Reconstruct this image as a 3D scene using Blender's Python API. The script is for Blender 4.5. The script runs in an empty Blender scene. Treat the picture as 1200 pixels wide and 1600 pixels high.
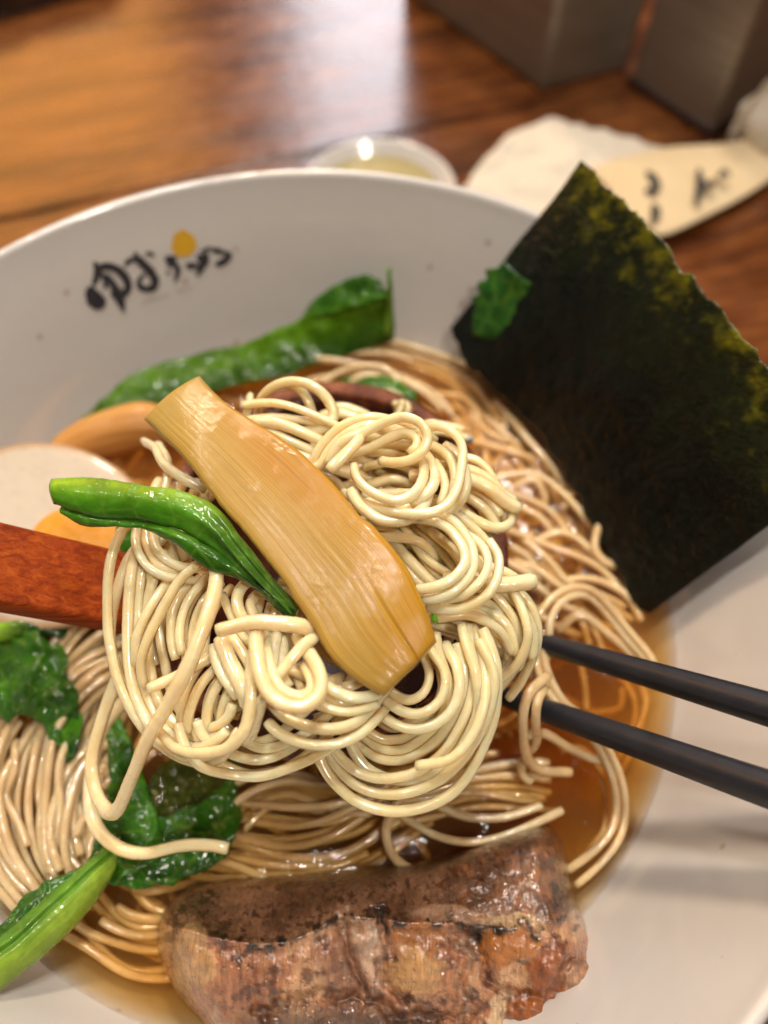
import bpy, bmesh, math, random
import numpy as np
from mathutils import Vector, noise
random.seed(7); rng = np.random.default_rng(7)
S = 0.01            # everything below is written in centimetres
sc = bpy.context.scene
COL = sc.collection

# ------------------------------------------------------------------ camera
CAM = np.array([1.9, -7.44, 22.1])      # cm
F = 1209.0                              # focal length in photo pixels (1200x1600)
C60, S60 = 0.5, math.sqrt(3)/2
cam = bpy.data.cameras.new('camera'); co = bpy.data.objects.new('camera', cam); COL.objects.link(co)
co.location = CAM*S; co.rotation_euler = (math.radians(30), 0, 0)
cam.sensor_fit = 'VERTICAL'; cam.sensor_height = 24; cam.lens = 24*F/1600
cam.clip_start = 0.005; cam.clip_end = 20
cam.dof.use_dof = True; cam.dof.focus_distance = 0.136; cam.dof.aperture_fstop = 4.9
sc.camera = co

# ------------------------------------------------------------------ light
w = bpy.data.worlds.new('World'); sc.world = w; w.use_nodes = True
bgn = w.node_tree.nodes['Background']; bgn.inputs[0].default_value = (0.62, 0.50, 0.42, 1); bgn.inputs[1].default_value = 0.075
def area(name, loc, target, sx, sy, power, color):
    l = bpy.data.lights.new(name, 'AREA'); l.shape = 'RECTANGLE'; l.size = sx*S; l.size_y = sy*S
    l.energy = power; l.color = color
    o = bpy.data.objects.new(name, l); COL.objects.link(o); o.location = [c*S for c in loc]
    d = Vector(target)-Vector(loc); o.rotation_euler = d.to_track_quat('-Z', 'Y').to_euler()
    return o
area('ceiling_lamp', (0, 14, 96), (0, 0, 5), 9, 7, 3.3, (1.0, 0.94, 0.86))
area('ceiling_lamp_right', (14, 48, 94), (0, 0, 5), 8, 7, 3.15, (1.0, 0.92, 0.82))
area('fill_light_back', (-12, 82, 100), (0, 20, 0), 10, 10, 6.0, (1.0, 0.78, 0.55))  # added fill light that brightens the far table and the papers
area('ceiling_lamp_small', (-40, 22, 90), (0, 0, 5), 9, 9, 1.7, (1.0, 0.88, 0.76))
area('fill_light_near', (28, -30, 90), (0, 0, 5), 8, 8, 3.2, (1.0, 0.88, 0.76))  # added fill from the camera side, lifts the bowl's back wall
area('window_panel', (-2, 190, 100), (0, 20, 5), 36, 130, 8.5, (0.93, 0.93, 1.0))
area('lamplit_wall', (-105, 175, 95), (-20, 30, 0), 115, 110, 11.0, (1.0, 0.43, 0.10))
sc.view_settings.view_transform = 'Standard'; sc.view_settings.look = 'None'
sc.view_settings.exposure = 0.0; sc.view_settings.gamma = 1.0
sc.render.engine = 'CYCLES'; sc.cycles.volume_bounces = 2; sc.cycles.max_bounces = 10; sc.cycles.transparent_max_bounces = 12

# ------------------------------------------------------------------ helpers
SOUP = 4.5                              # broth level above the table, cm
def ray(px, py):
    kx = (px-600)/F; ky = (py-800)/F
    return np.array([kx, C60-S60*ky, -(S60+C60*ky)])
def P(px, py, h):                       # point at height h above the broth
    d = ray(px, py); t = (CAM[2]-SOUP-h)/(-d[2])
    return CAM + d*t
PROF = [(0, 0.9), (4, 1.1), (6.5, 1.95), (8.15, 3.2), (8.93, 4.5), (9.42, 5.5), (10.17, 7.05), (10.9, 8.5)]
def wall_r(z): return float(np.interp(z, [p[1] for p in PROF], [p[0] for p in PROF]))
def wall_z(r): return float(np.interp(r, [p[0] for p in PROF], [p[1] for p in PROF]))
def W(px, py, lift=0.0):                # point on the inside of the bowl
    d = ray(px, py); lo, hi = 5.0, 45.0
    f = lambda t: (lambda q: q[2]-(wall_z(math.hypot(q[0], q[1])) if math.hypot(q[0], q[1]) < 10.9 else 8.5))(CAM+d*t)
    t = 10.0
    while f(t) > 0 and t < 45: t += 0.1
    lo, hi = t-0.1, t
    for _ in range(25):
        m = (lo+hi)/2
        if f(m) > 0: lo = m
        else: hi = m
    return CAM+d*(lo-lift)
def PT(p):
    if len(p) == 3 and p[2] is not None: return P(*p)
    return W(p[0], p[1], p[3] if len(p) > 3 else 0.1)
def crom(pts, n=None, step=None):
    p = np.array(pts, float)
    if len(p) == 2: p = np.array([p[0], (p[0]+p[1])/2, p[1]])
    q = np.vstack([2*p[0]-p[1], p, 2*p[-1]-p[-2]])
    out = []
    for i in range(1, len(q)-2):
        for k in range(24):
            t = k/24.0
            out.append(0.5*((2*q[i])+(-q[i-1]+q[i+1])*t+(2*q[i-1]-5*q[i]+4*q[i+1]-q[i+2])*t*t+(-q[i-1]+3*q[i]-3*q[i+1]+q[i+2])*t**3))
    out.append(q[-2]); out = np.array(out)
    L = np.concatenate([[0], np.cumsum(np.linalg.norm(np.diff(out, axis=0), axis=1))])
    if n is None: n = max(4, int(L[-1]/step)+1)
    s = np.linspace(0, L[-1], n)
    return np.stack([np.interp(s, L, out[:, k]) for k in range(out.shape[1])], 1)
def prop(o, label=None, cat=None, group=None, kind=None):
    if label: o['label'] = label
    if cat: o['category'] = cat
    if group: o['group'] = group
    if kind: o['kind'] = kind
    return o
def mesh_obj(name, V, Fc, mat, parent=None, smooth=True, cols=None, uvs=None):
    me = bpy.data.meshes.new(name)
    V = np.asarray(V, float)*S
    me.from_pydata(V.tolist(), [], Fc)
    if smooth: me.polygons.foreach_set('use_smooth', [True]*len(me.polygons))
    if cols is not None:
        a = me.color_attributes.new('col', 'FLOAT_COLOR', 'POINT')
        c = np.ones((len(V), 4)); c[:, :3] = cols; a.data.foreach_set('color', c.ravel())
    if uvs is not None:
        ul = me.uv_layers.new(name='UVMap')
        idx = np.empty(len(me.loops), int); me.loops.foreach_get('vertex_index', idx)
        ul.data.foreach_set('uv', np.asarray(uvs)[idx].ravel())
    me.validate(); me.update()
    if name != 'noodle':
        bm = bmesh.new(); bm.from_mesh(me); bmesh.ops.recalc_face_normals(bm, faces=bm.faces); bm.to_mesh(me); bm.free()
    me.materials.append(mat)
    o = bpy.data.objects.new(name, me); COL.objects.link(o)
    if parent: o.parent = parent
    return o
def empty(name, label, cat, group=None):
    o = bpy.data.objects.new(name, None); COL.objects.link(o); o.empty_display_size = 0.01
    return prop(o, label, cat, group)
def nz(x, y, z=0.0, s=1.0): return noise.noise(Vector((x*s, y*s, z*s)))
def fb(x, y, z=0.0, s=1.0, o=4): return noise.fractal(Vector((x*s, y*s, z*s)), 0.9, 2.1, o)
def ss(a, b, x):
    t = max(0.0, min(1.0, (x-a)/(b-a))); return t*t*(3-2*t)
def mix(a, b, t): return tuple(a[i]*(1-t)+b[i]*t for i in range(3))

def slab(name, A, B, T, mat, parent=None, nu=24, nv=60, disp=None, colf=None, edgef=None, power=8, extra=None):
    """Solid sheet between two edge curves A and B (lists of points), thickness T."""
    a = crom([PT(p) for p in A], nv+1); b = crom([PT(p) for p in B], nv+1)
    top = np.zeros((nv+1, nu+1, 3))
    for j in range(nv+1):
        for i in range(nu+1):
            u = i/nu
            if edgef: u = edgef(u, j/nv)
            top[j, i] = a[j]*(1-u)+b[j]*u
    du = np.gradient(top, axis=1); dv = np.gradient(top, axis=0)
    N = np.cross(du, dv); N /= (np.linalg.norm(N, axis=2, keepdims=True)+1e-9)
    if N[..., 2].mean() < 0: N = -N
    V = []; C = []; U = []
    bot = top.copy()
    for j in range(nv+1):
        for i in range(nu+1):
            u = i/nu; v = j/nv; p = top[j, i]
            d = disp(u, v, p) if disp else 0
            e = max(0.0, 1-abs(2*u-1)**power)**0.5 * max(0.0, 1-abs(2*v-1)**(power*5))**0.5
            th = T*max(0.06, e)
            m = p + N[j, i]*d
            top[j, i] = m+N[j, i]*th/2; bot[j, i] = m-N[j, i]*th/2
    n = (nv+1)*(nu+1); idx = lambda j, i: j*(nu+1)+i
    V = np.vstack([top.reshape(-1, 3), bot.reshape(-1, 3)])
    uv = [(i/nu, j/nv) for j in range(nv+1) for i in range(nu+1)]
    Fc = []
    for j in range(nv):
        for i in range(nu):
            Fc.append((idx(j, i), idx(j, i+1), idx(j+1, i+1), idx(j+1, i)))
            Fc.append((n+idx(j+1, i), n+idx(j+1, i+1), n+idx(j, i+1), n+idx(j, i)))
    ring = [idx(0, i) for i in range(nu)]+[idx(j, nu) for j in range(nv)]+[idx(nv, i) for i in range(nu, 0, -1)]+[idx(j, 0) for j in range(nv, 0, -1)]
    for k in range(len(ring)):
        r, s = ring[k], ring[(k+1) % len(ring)]
        Fc.append((s, r, n+r, n+s))
    cols = None
    if colf: cols = [colf(u, v, V[k]) for k, (u, v) in enumerate(uv)]; cols = np.array(cols+cols)
    return mesh_obj(name, V, Fc, mat, parent, cols=cols, uvs=np.array(uv+uv))

def tube_data(path, rad, sides=10, sq=0.0):
    p = np.asarray(path); n = len(p)
    t = np.gradient(p, axis=0); t /= np.linalg.norm(t, axis=1, keepdims=True)+1e-9
    ref = np.array([0.13, 0.07, 1.0]); ref /= np.linalg.norm(ref)
    nn = np.zeros_like(p); v = np.cross(t[0], ref)
    if np.linalg.norm(v) < 1e-3: v = np.cross(t[0], [1, 0, 0])
    v /= np.linalg.norm(v)
    for i in range(n):
        v = v-t[i]*np.dot(v, t[i]); v /= np.linalg.norm(v)+1e-9; nn[i] = v
    bb = np.cross(t, nn)
    ang = np.arange(sides)*2*math.pi/sides
    r = np.broadcast_to(np.asarray(rad, float), (n,))
    ca, sa = np.cos(ang), np.sin(ang)
    k = 1+sq*(np.abs(np.sin(2*ang))-0.5)
    V = p[:, None, :]+(nn[:, None, :]*(ca*k)[None, :, None]+bb[:, None, :]*(sa*k)[None, :, None])*r[:, None, None]
    V = V.reshape(-1, 3)
    Fc = []
    for i in range(n-1):
        a = i*sides; b = a+sides
        for s in range(sides):
            s2 = (s+1) % sides
            Fc.append((a+s, a+s2, b+s2, b+s))
    Fc.append(tuple(range(sides-1, -1, -1))); Fc.append(tuple(range((n-1)*sides, n*sides)))
    return V, Fc
def lathe(name, prof, mat, parent=None, seg=128, c=(0, 0), sx=1, sy=1, closed=False, smooth=True):
    V = []; Fc = []
    for r, z in prof:
        for k in range(seg):
            a = 2*math.pi*k/seg; V.append((c[0]+r*sx*math.cos(a), c[1]+r*sy*math.sin(a), z))
    m = len(prof)
    for i in range(m-1 if not closed else m):
        for k in range(seg):
            k2 = (k+1) % seg; i2 = (i+1) % m
            Fc.append((i*seg+k, i2*seg+k, i2*seg+k2, i*seg+k2))
    if not closed:
        Fc.append(tuple(range(seg-1, -1, -1))); Fc.append(tuple((m-1)*seg+k for k in range(seg)))
    return mesh_obj(name, V, Fc, mat, parent, smooth)
def rbox(name, corner, ux, uy, height, mat, parent=None, bev=0.25, z0=0.0):
    """bevelled box from a floor corner and two floor vectors (cm)"""
    bm = bmesh.new(); c = Vector((corner[0], corner[1], z0)); ux = Vector((*ux, 0)); uy = Vector((*uy, 0)); up = Vector((0, 0, height))
    vs = [bm.verts.new((c+ux*i+uy*j+up*k)*S) for k in (0, 1) for j in (0, 1) for i in (0, 1)]
    for f in [(0, 2, 3, 1), (4, 5, 7, 6), (0, 1, 5, 4), (2, 6, 7, 3), (0, 4, 6, 2), (1, 3, 7, 5)]: bm.faces.new([vs[i] for i in f])
    bmesh.ops.recalc_face_normals(bm, faces=bm.faces)
    bmesh.ops.bevel(bm, geom=bm.edges[:], offset=bev*S, segments=3, affect='EDGES', profile=0.5)
    me = bpy.data.meshes.new(name); bm.to_mesh(me); bm.free(); me.materials.append(mat)
    me.polygons.foreach_set('use_smooth', [False]*len(me.polygons))
    o = bpy.data.objects.new(name, me); COL.objects.link(o)
    if parent: o.parent = parent
    return o

# ------------------------------------------------------------------ materials
class M:
    def __init__(s, name):
        s.m = bpy.data.materials.new(name); s.m.use_nodes = True; s.t = s.m.node_tree; s.n = s.t.nodes; s.l = s.t.links
        s.b = s.n['Principled BSDF']; s.tc = s.n.new('ShaderNodeTexCoord')
    def set(s, **k):
        for a, v in k.items():
            s.b.inputs[a.replace('_', ' ')].default_value = v
        return s
    def coord(s, scale, rot=(0, 0, 0), src='Object', tex=False):
        mp = s.n.new('ShaderNodeMapping')
        if tex: mp.vector_type = 'TEXTURE'; scale = tuple(1/k for k in scale)      # turn first, then stretch
        mp.inputs['Scale'].default_value = scale; mp.inputs['Rotation'].default_value = rot
        s.l.new(s.tc.outputs[src], mp.inputs[0]); return mp.outputs[0]
    def noise(s, vec, scale, detail=4, rough=0.5, dist=0):
        n = s.n.new('ShaderNodeTexNoise'); n.inputs['Scale'].default_value = scale; n.inputs['Detail'].default_value = detail
        n.inputs['Roughness'].default_value = rough; n.inputs['Distortion'].default_value = dist
        s.l.new(vec, n.inputs['Vector']); return n.outputs['Fac']
    def voro(s, vec, scale, feature='F1', out='Distance'):
        n = s.n.new('ShaderNodeTexVoronoi'); n.feature = feature; n.inputs['Scale'].default_value = scale
        s.l.new(vec, n.inputs['Vector']); return n.outputs[out]
    def ramp(s, fac, stops):
        r = s.n.new('ShaderNodeValToRGB'); e = r.color_ramp.elements
        while len(e) < len(stops): e.new(0.5)
        for i, (p, c) in enumerate(stops):
            e[i].position = p; e[i].color = (*c, 1) if len(c) == 3 else c
        s.l.new(fac, r.inputs[0]); return r.outputs[0]
    def mixc(s, fac, a, b, mode='MIX'):
        x = s.n.new('ShaderNodeMix'); x.data_type = 'RGBA'; x.blend_type = mode
        for inp, v in ((x.inputs[0], fac), (x.inputs[6], a), (x.inputs[7], b)):
            if isinstance(v, bpy.types.NodeSocket): s.l.new(v, inp)
            elif isinstance(v, tuple): inp.default_value = (*v, 1)
            else: inp.default_value = v
        return x.outputs[2]
    def attr(s, name='col'):
        a = s.n.new('ShaderNodeAttribute'); a.attribute_name = name; return a.outputs['Color']
    def math(s, op, a, b=0.0):
        x = s.n.new('ShaderNodeMath'); x.operation = op
        for i, v in enumerate((a, b)):
            if isinstance(v, bpy.types.NodeSocket): s.l.new(v, x.inputs[i])
            else: x.inputs[i].default_value = v
        return x.outputs[0]
    def rnd(s):
        return s.n.new('ShaderNodeObjectInfo').outputs['Random']
    def film(s, v, fine=9.0, patch=0.9, lo=0.50, hi=0.66):     # patches of wet, beaded film on a smoother skin
        k = s.ramp(s.noise(v, patch, 2, 0.5), [(lo, (0.12,)*3), (hi, (1, 1, 1))])
        return s.math('MULTIPLY', s.math('SUBTRACT', s.noise(v, fine, 1.5, 0.5), 0.5), k)
    def base(s, c): s.l.new(c, s.b.inputs['Base Color']); return s
    def rough(s, c): s.l.new(c, s.b.inputs['Roughness']); return s
    def bump(s, h, strength=0.3, dist=0.001, coat=True):
        b = s.n.new('ShaderNodeBump'); b.inputs['Strength'].default_value = strength; b.inputs['Distance'].default_value = dist
        s.l.new(h, b.inputs['Height']); s.l.new(b.outputs[0], s.b.inputs['Normal'])
        if coat: s.l.new(b.outputs[0], s.b.inputs['Coat Normal'])
        return s

def m_noodle(name, ca, cb):
    m = M(name); v = m.coord((100, 100, 100))
    n = m.ramp(m.noise(v, 1.1, 4, 0.65), [(0.38, (0, 0, 0)), (0.66, (1, 1, 1))]); c = m.mixc(m.math('MULTIPLY', n, 0.8), ca, cb)
    r = m.math('MULTIPLY', m.rnd(), 0.45); c = m.mixc(r, c, cb)
    sp = m.ramp(m.noise(v, 5.5, 2, 0.5), [(0.70, (0, 0, 0)), (0.78, (1, 1, 1))])
    c = m.mixc(m.math('MULTIPLY', sp, 0.35), c, (0.50, 0.26, 0.10))
    m.base(c); m.set(Subsurface_Weight=0.9, Subsurface_Radius=(1.0, 0.70, 0.38), Subsurface_Scale=0.0026, IOR=1.45, Coat_Weight=0.9, Coat_Roughness=0.05, Coat_IOR=1.65)
    m.b.inputs['Specular IOR Level'].default_value = 0.5
    rr = m.ramp(m.noise(v, 3.0, 3, 0.6), [(0.35, (0.22,)*3), (0.7, (0.40,)*3)]); m.rough(rr)
    m.bump(m.math('ADD', m.film(v, 8.0), m.math('MULTIPLY', m.noise(v, 2.2, 2, 0.5), 1.0)), 0.5, 0.00045); return m.m
MAT = {}
MAT['noodle'] = m_noodle('cream_noodle', (0.95, 0.80, 0.52), (0.88, 0.63, 0.31))
MAT['noodle_wet'] = m_noodle('broth_soaked_noodle', (0.77, 0.59, 0.35), (0.60, 0.40, 0.19))

m = M('glazed_ceramic'); v = m.coord((100, 100, 100))
d = m.voro(v, 0.75); spk = m.ramp(d, [(0.05, (1, 1, 1)), (0.09, (0, 0, 0))])
d2 = m.voro(v, 1.9); spk2 = m.ramp(d2, [(0.03, (0.5, 0.5, 0.5)), (0.06, (0, 0, 0))])
c = m.mixc(m.noise(v, 0.22, 4, 0.6), (0.62, 0.595, 0.565), (0.565, 0.535, 0.50))
c = m.mixc(m.math('MULTIPLY', spk, 0.5), c, (0.30, 0.17, 0.07)); c = m.mixc(spk2, c, (0.42, 0.32, 0.22))
m.base(c); m.set(Roughness=0.22, Coat_Weight=0.6, Coat_Roughness=0.06, Subsurface_Weight=0.05, Subsurface_Scale=0.001)
m.bump(m.noise(v, 0.9, 3, 0.5), 0.12, 0.0015); MAT['ceramic'] = m.m

m = M('black_ink'); m.base(m.mixc(m.noise(m.coord((100,)*3), 6, 3), (0.012, 0.014, 0.02), (0.05, 0.05, 0.06))); m.set(Roughness=0.3); MAT['ink'] = m.m
m = M('pale_ink'); m.base(m.mixc(m.noise(m.coord((100,)*3), 12, 3), (0.22, 0.20, 0.17), (0.5, 0.46, 0.4))); m.set(Roughness=0.3); MAT['ink_pale'] = m.m
m = M('yellow_glaze'); m.base(m.mixc(m.noise(m.coord((100,)*3), 5, 3), (0.72, 0.42, 0.03), (0.62, 0.32, 0.02))); m.set(Roughness=0.3); MAT['yellow'] = m.m

# broth: clear liquid with coloured body
m = M('shoyu_broth'); m.n.remove(m.b); out = m.n['Material Output']
tr = m.n.new('ShaderNodeBsdfTransparent'); gl = m.n.new('ShaderNodeBsdfGlossy'); gl.inputs['Roughness'].default_value = 0.04
fr = m.n.new('ShaderNodeFresnel'); fr.inputs[0].default_value = 1.36; mx = m.n.new('ShaderNodeMixShader')
v = m.coord((100, 100, 100)); h = m.math('ADD', m.noise(v, 1.1, 3, 0.55), m.math('MULTIPLY', m.noise(v, 4.0, 2, 0.5), 0.6))
bp = m.n.new('ShaderNodeBump'); bp.inputs['Strength'].default_value = 0.30; bp.inputs['Distance'].default_value = 0.0014
m.l.new(h, bp.inputs['Height']); m.l.new(bp.outputs[0], gl.inputs['Normal']); m.l.new(bp.outputs[0], fr.inputs['Normal'])
m.l.new(fr.outputs[0], mx.inputs[0]); m.l.new(tr.outputs[0], mx.inputs[1]); m.l.new(gl.outputs[0], mx.inputs[2]); m.l.new(mx.outputs[0], out.inputs['Surface'])
va = m.n.new('ShaderNodeVolumeAbsorption'); va.inputs['Color'].default_value = (0.82, 0.58, 0.18, 1); va.inputs['Density'].default_value = 95
va.inputs['Color'].default_value = (0.97, 0.72, 0.15, 1); va.inputs['Density'].default_value = 165
vs_ = m.n.new('ShaderNodeVolumeScatter'); vs_.inputs['Color'].default_value = (1.0, 0.78, 0.45, 1); vs_.inputs['Density'].default_value = 48; vs_.inputs['Anisotropy'].default_value = 0.3
ad = m.n.new('ShaderNodeAddShader'); m.l.new(va.outputs[0], ad.inputs[0]); m.l.new(vs_.outputs[0], ad.inputs[1]); m.l.new(ad.outputs[0], out.inputs['Volume']); MAT['broth'] = m.m
m = M('oil_drop'); m.n.remove(m.b); out = m.n['Material Output']
tr = m.n.new('ShaderNodeBsdfTransparent'); tr.inputs[0].default_value = (1.0, 0.90, 0.66, 1); gl = m.n.new('ShaderNodeBsdfGlossy'); gl.inputs['Roughness'].default_value = 0.05
fr = m.n.new('ShaderNodeFresnel'); fr.inputs[0].default_value = 1.5; mx = m.n.new('ShaderNodeMixShader')
m.l.new(fr.outputs[0], mx.inputs[0]); m.l.new(tr.outputs[0], mx.inputs[1]); m.l.new(gl.outputs[0], mx.inputs[2]); m.l.new(mx.outputs[0], out.inputs['Surface']); MAT['oil'] = m.m

def m_col(name, rough=0.3, bumps=(6, 0.3, 0.0006), sss=0.1, srad=(1, 0.6, 0.3), coat=0.5, var=0.25, vs=3.0, coatr=0.05, spec=0.35):
    m = M(name); v = m.coord((100, 100, 100)); a = m.attr()
    n = m.ramp(m.noise(v, vs, 5, 0.65), [(0.3, (1-var,)*3), (0.7, (1+0*var,)*3)])
    m.base(m.mixc(1.0, a, n, 'MULTIPLY'))
    m.set(Subsurface_Weight=sss, Subsurface_Radius=srad, Subsurface_Scale=0.0015, Coat_Weight=coat, Coat_Roughness=coatr)
    m.b.inputs['Specular IOR Level'].default_value = spec
    m.rough(m.ramp(m.noise(v, vs*1.7, 3), [(0.3, (rough*0.6,)*3), (0.7, (rough*1.5,)*3)]))
    m.bump(m.noise(v, bumps[0], 5, 0.65), bumps[1], bumps[2]); return m
MAT['leaf'] = m_col('boiled_green_leaf', 0.28, (3.2, 0.65, 0.0013), 0.08, (0.3, 1, 0.2), 0.35, 0.35, spec=0.15)
m = MAT['leaf']; v = m.coord((100,)*3); vd_ = m.voro(v, 1.7, 'DISTANCE_TO_EDGE'); ve = m.ramp(vd_, [(0.0, (1, 1, 1)), (0.07, (0, 0, 0))])
old = m.b.inputs['Base Color'].links[0].from_socket; m.base(m.mixc(m.math('MULTIPLY', ve, 0.30), old, (0.16, 0.30, 0.03)))
m.bump(m.math('ADD', m.noise(v, 3.5, 2, 0.5), m.math('MULTIPLY', vd_, 0.5)), 0.5, 0.0008); MAT['leaf'] = m.m
MAT['leaf_back'] = m.m.copy(); MAT['leaf_back'].name = 'smooth_boiled_leaf'
for nd_ in MAT['leaf_back'].node_tree.nodes:
    if nd_.type == 'BUMP': nd_.inputs['Strength'].default_value = 0.12
    if nd_.type == 'BSDF_PRINCIPLED': nd_.inputs['Coat Weight'].default_value = 0.12
MAT['meat'] = m_col('braised_pork', 0.42, (6.5, 0.9, 0.0012), 0.08, (1, 0.4, 0.25), 0.9, 0.35, 5.0, 0.05)
m = MAT['meat']; v = m.coord((900, 110, 300)); v2 = m.coord((100,)*3); fi = m.noise(v, 0.8, 4, 0.6, 1.6); old = m.b.inputs['Base Color'].links[0].from_socket
c = m.mixc(0.5, old, m.ramp(fi, [(0.32, (0.42, 0.36, 0.34)), (0.5, (1, 1, 1)), (0.68, (1.5, 1.42, 1.35))]), 'MULTIPLY')
sp = m.ramp(m.noise(v2, 7.5, 3, 0.6), [(0.63, (0, 0, 0)), (0.68, (1, 1, 1))]); c = m.mixc(m.math('MULTIPLY', sp, 0.6), c, (0.05, 0.02, 0.01)); m.base(c)
m.bump(m.math('ADD', m.math('ADD', m.math('MULTIPLY', fi, 0.4), m.math('MULTIPLY', m.noise(v2, 3.0, 3, 0.5), 0.6)), m.film(v2, 9, 1.2, 0.42, 0.58)), 0.6, 0.00075); MAT['meat'] = m.m
MAT['egg'] = m_col('boiled_egg', 0.32, (2, 0.06, 0.0004), 0.3, (1, 0.8, 0.6), 0.3, 0.06).m
MAT['nori'] = m_col('seaweed_sheet', 0.42, (9, 0.8, 0.0008), 0.0, (1, 1, 1), 0.45, 0.45, 4.0, 0.05, 0.15)
m = MAT['nori']; v = m.coord((100,)*3); m.bump(m.math('ADD', m.noise(v, 9, 2, 0.5), m.math('MULTIPLY', m.film(v, 3.2, 0.5, 0.48, 0.60), 1.6)), 0.6, 0.0007); MAT['nori'] = m.m

m = M('bamboo_shoot'); uv = m.coord((48, 0.6, 1), src='UV'); v = m.coord((100,)*3)
fi = m.noise(uv, 3.2, 5, 0.6); a = m.attr()
c = m.mixc(1.0, a, m.ramp(fi, [(0.36, (0.70, 0.60, 0.42)), (0.5, (1, 1, 1)), (0.66, (1.18, 1.18, 1.25))]), 'MULTIPLY')
m.base(c); m.set(Subsurface_Weight=0.35, Subsurface_Radius=(1, 0.6, 0.2), Subsurface_Scale=0.003, Roughness=0.45, Coat_Weight=0.35, Coat_Roughness=0.04); m.b.inputs['Specular IOR Level'].default_value = 0.25
h = m.math('ADD', m.math('MULTIPLY', fi, 0.16), m.math('MULTIPLY', m.film(v, 5.0, 0.75, 0.60, 0.68), 1.6))
m.bump(h, 0.5, 0.0005); MAT['menma'] = m.m

def wood(name, c1, c2, c3, scale, rot=0.0, rough=0.2, coat=0.6, bump=0.1, big=1.0, spec=0.5):
    m = M(name); v = m.coord(scale, (0, 0, rot), tex=True)
    n1 = m.noise(v, 1.0*big, 6, 0.62, 0.8); n2 = m.noise(v, 5.0*big, 5, 0.6, 0.3)
    c = m.ramp(n1, [(0.30, c1), (0.50, c2), (0.68, c3)])
    c = m.mixc(0.7, c, m.ramp(n2, [(0.3, (0.58, 0.50, 0.45)), (0.62, (1, 1, 1))]), 'MULTIPLY')
    wv = m.coord((100,)*3); wear = m.noise(wv, 0.35, 5, 0.65)
    c = m.mixc(0.55, c, m.ramp(wear, [(0.3, (0.45, 0.36, 0.30)), (0.6, (1, 1, 1))]), 'MULTIPLY')
    m.base(c); m.rough(m.ramp(wear, [(0.3, (rough*0.8,)*3), (0.75, (rough*1.5,)*3)]))
    m.set(Coat_Weight=coat, Coat_Roughness=rough*0.8); m.b.inputs['Specular IOR Level'].default_value = spec
    m.bump(m.math('ADD', n2, m.math('MULTIPLY', m.noise(wv, 0.8, 3), 0.8)), bump, 0.001); return m.m
ROT = math.atan(0.345)
MAT['table'] = wood('varnished_table_wood', (0.045, 0.013, 0.004), (0.16, 0.048, 0.011), (0.30, 0.105, 0.022), (12, 75, 75), ROT, 0.24, 0.8, 0.2)
MAT['handle'] = wood('red_lacquer_wood', (0.15, 0.020, 0.003), (0.30, 0.046, 0.005), (0.42, 0.090, 0.010), (22, 700, 700), 0.0, 0.5, 0.0, 0.12, 1.0, 0.10)
MAT['ladle'] = wood('dark_lacquer_wood', (0.03, 0.007, 0.004), (0.07, 0.016, 0.008), (0.14, 0.036, 0.014), (200, 60, 160), 0.1, 0.22, 0.15, 0.14, 1.0, 0.3)
MAT['rim'] = wood('worn_ladle_rim', (0.07, 0.016, 0.007), (0.20, 0.052, 0.018), (0.38, 0.125, 0.045), (260, 260, 60), 0.1, 0.4, 0.2, 0.6, 1.0, 0.3)
MAT['darkwood'] = wood('dark_stained_wood', (0.01, 0.004, 0.002), (0.03, 0.01, 0.005), (0.05, 0.02, 0.01), (20, 90, 90), 0, 0.3, 0.4, 0.1)
m = M('brushed_steel'); v = m.coord((20, 20, 500)); n = m.noise(v, 1.0, 4)
m.base(m.ramp(n, [(0.3, (0.25, 0.205, 0.155)), (0.7, (0.34, 0.285, 0.22))])); m.set(Metallic=0.6, Roughness=0.38); m.bump(n, 0.05, 0.0005); MAT['steel'] = m.m
m = M('black_chopstick'); v = m.coord((100,)*3); m.base(m.mixc(m.noise(v, 2, 4), (0.010, 0.011, 0.014), (0.024, 0.025, 0.032)))
m.set(Coat_Weight=0.0); m.b.inputs['Specular IOR Level'].default_value = 0.4; m.rough(m.ramp(m.noise(v, 3, 4), [(0.3, (0.30,)*3), (0.7, (0.48,)*3)])); m.bump(m.noise(v, 20, 3), 0.10, 0.0003); MAT['chop'] = m.m
def paper(name, a, b):
    m = M(name); v = m.coord((100,)*3); m.base(m.mixc(m.noise(v, 0.8, 5), a, b)); m.set(Roughness=0.85, Subsurface_Weight=0.1, Subsurface_Scale=0.002)
    m.bump(m.noise(v, 2.5, 5), 0.35, 0.001, False); return m.m
MAT['napkin'] = paper('white_tissue', (0.74, 0.66, 0.56), (0.66, 0.57, 0.46)); MAT['sleeve'] = paper('cream_paper', (0.72, 0.57, 0.36), (0.64, 0.49, 0.29))
m = M('pale_sauce'); m.base(m.mixc(m.noise(m.coord((100,)*3), 2, 4), (0.50, 0.40, 0.13), (0.42, 0.36, 0.15))); m.set(Roughness=0.2, Coat_Weight=0.5); MAT['sauce'] = m.m

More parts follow.
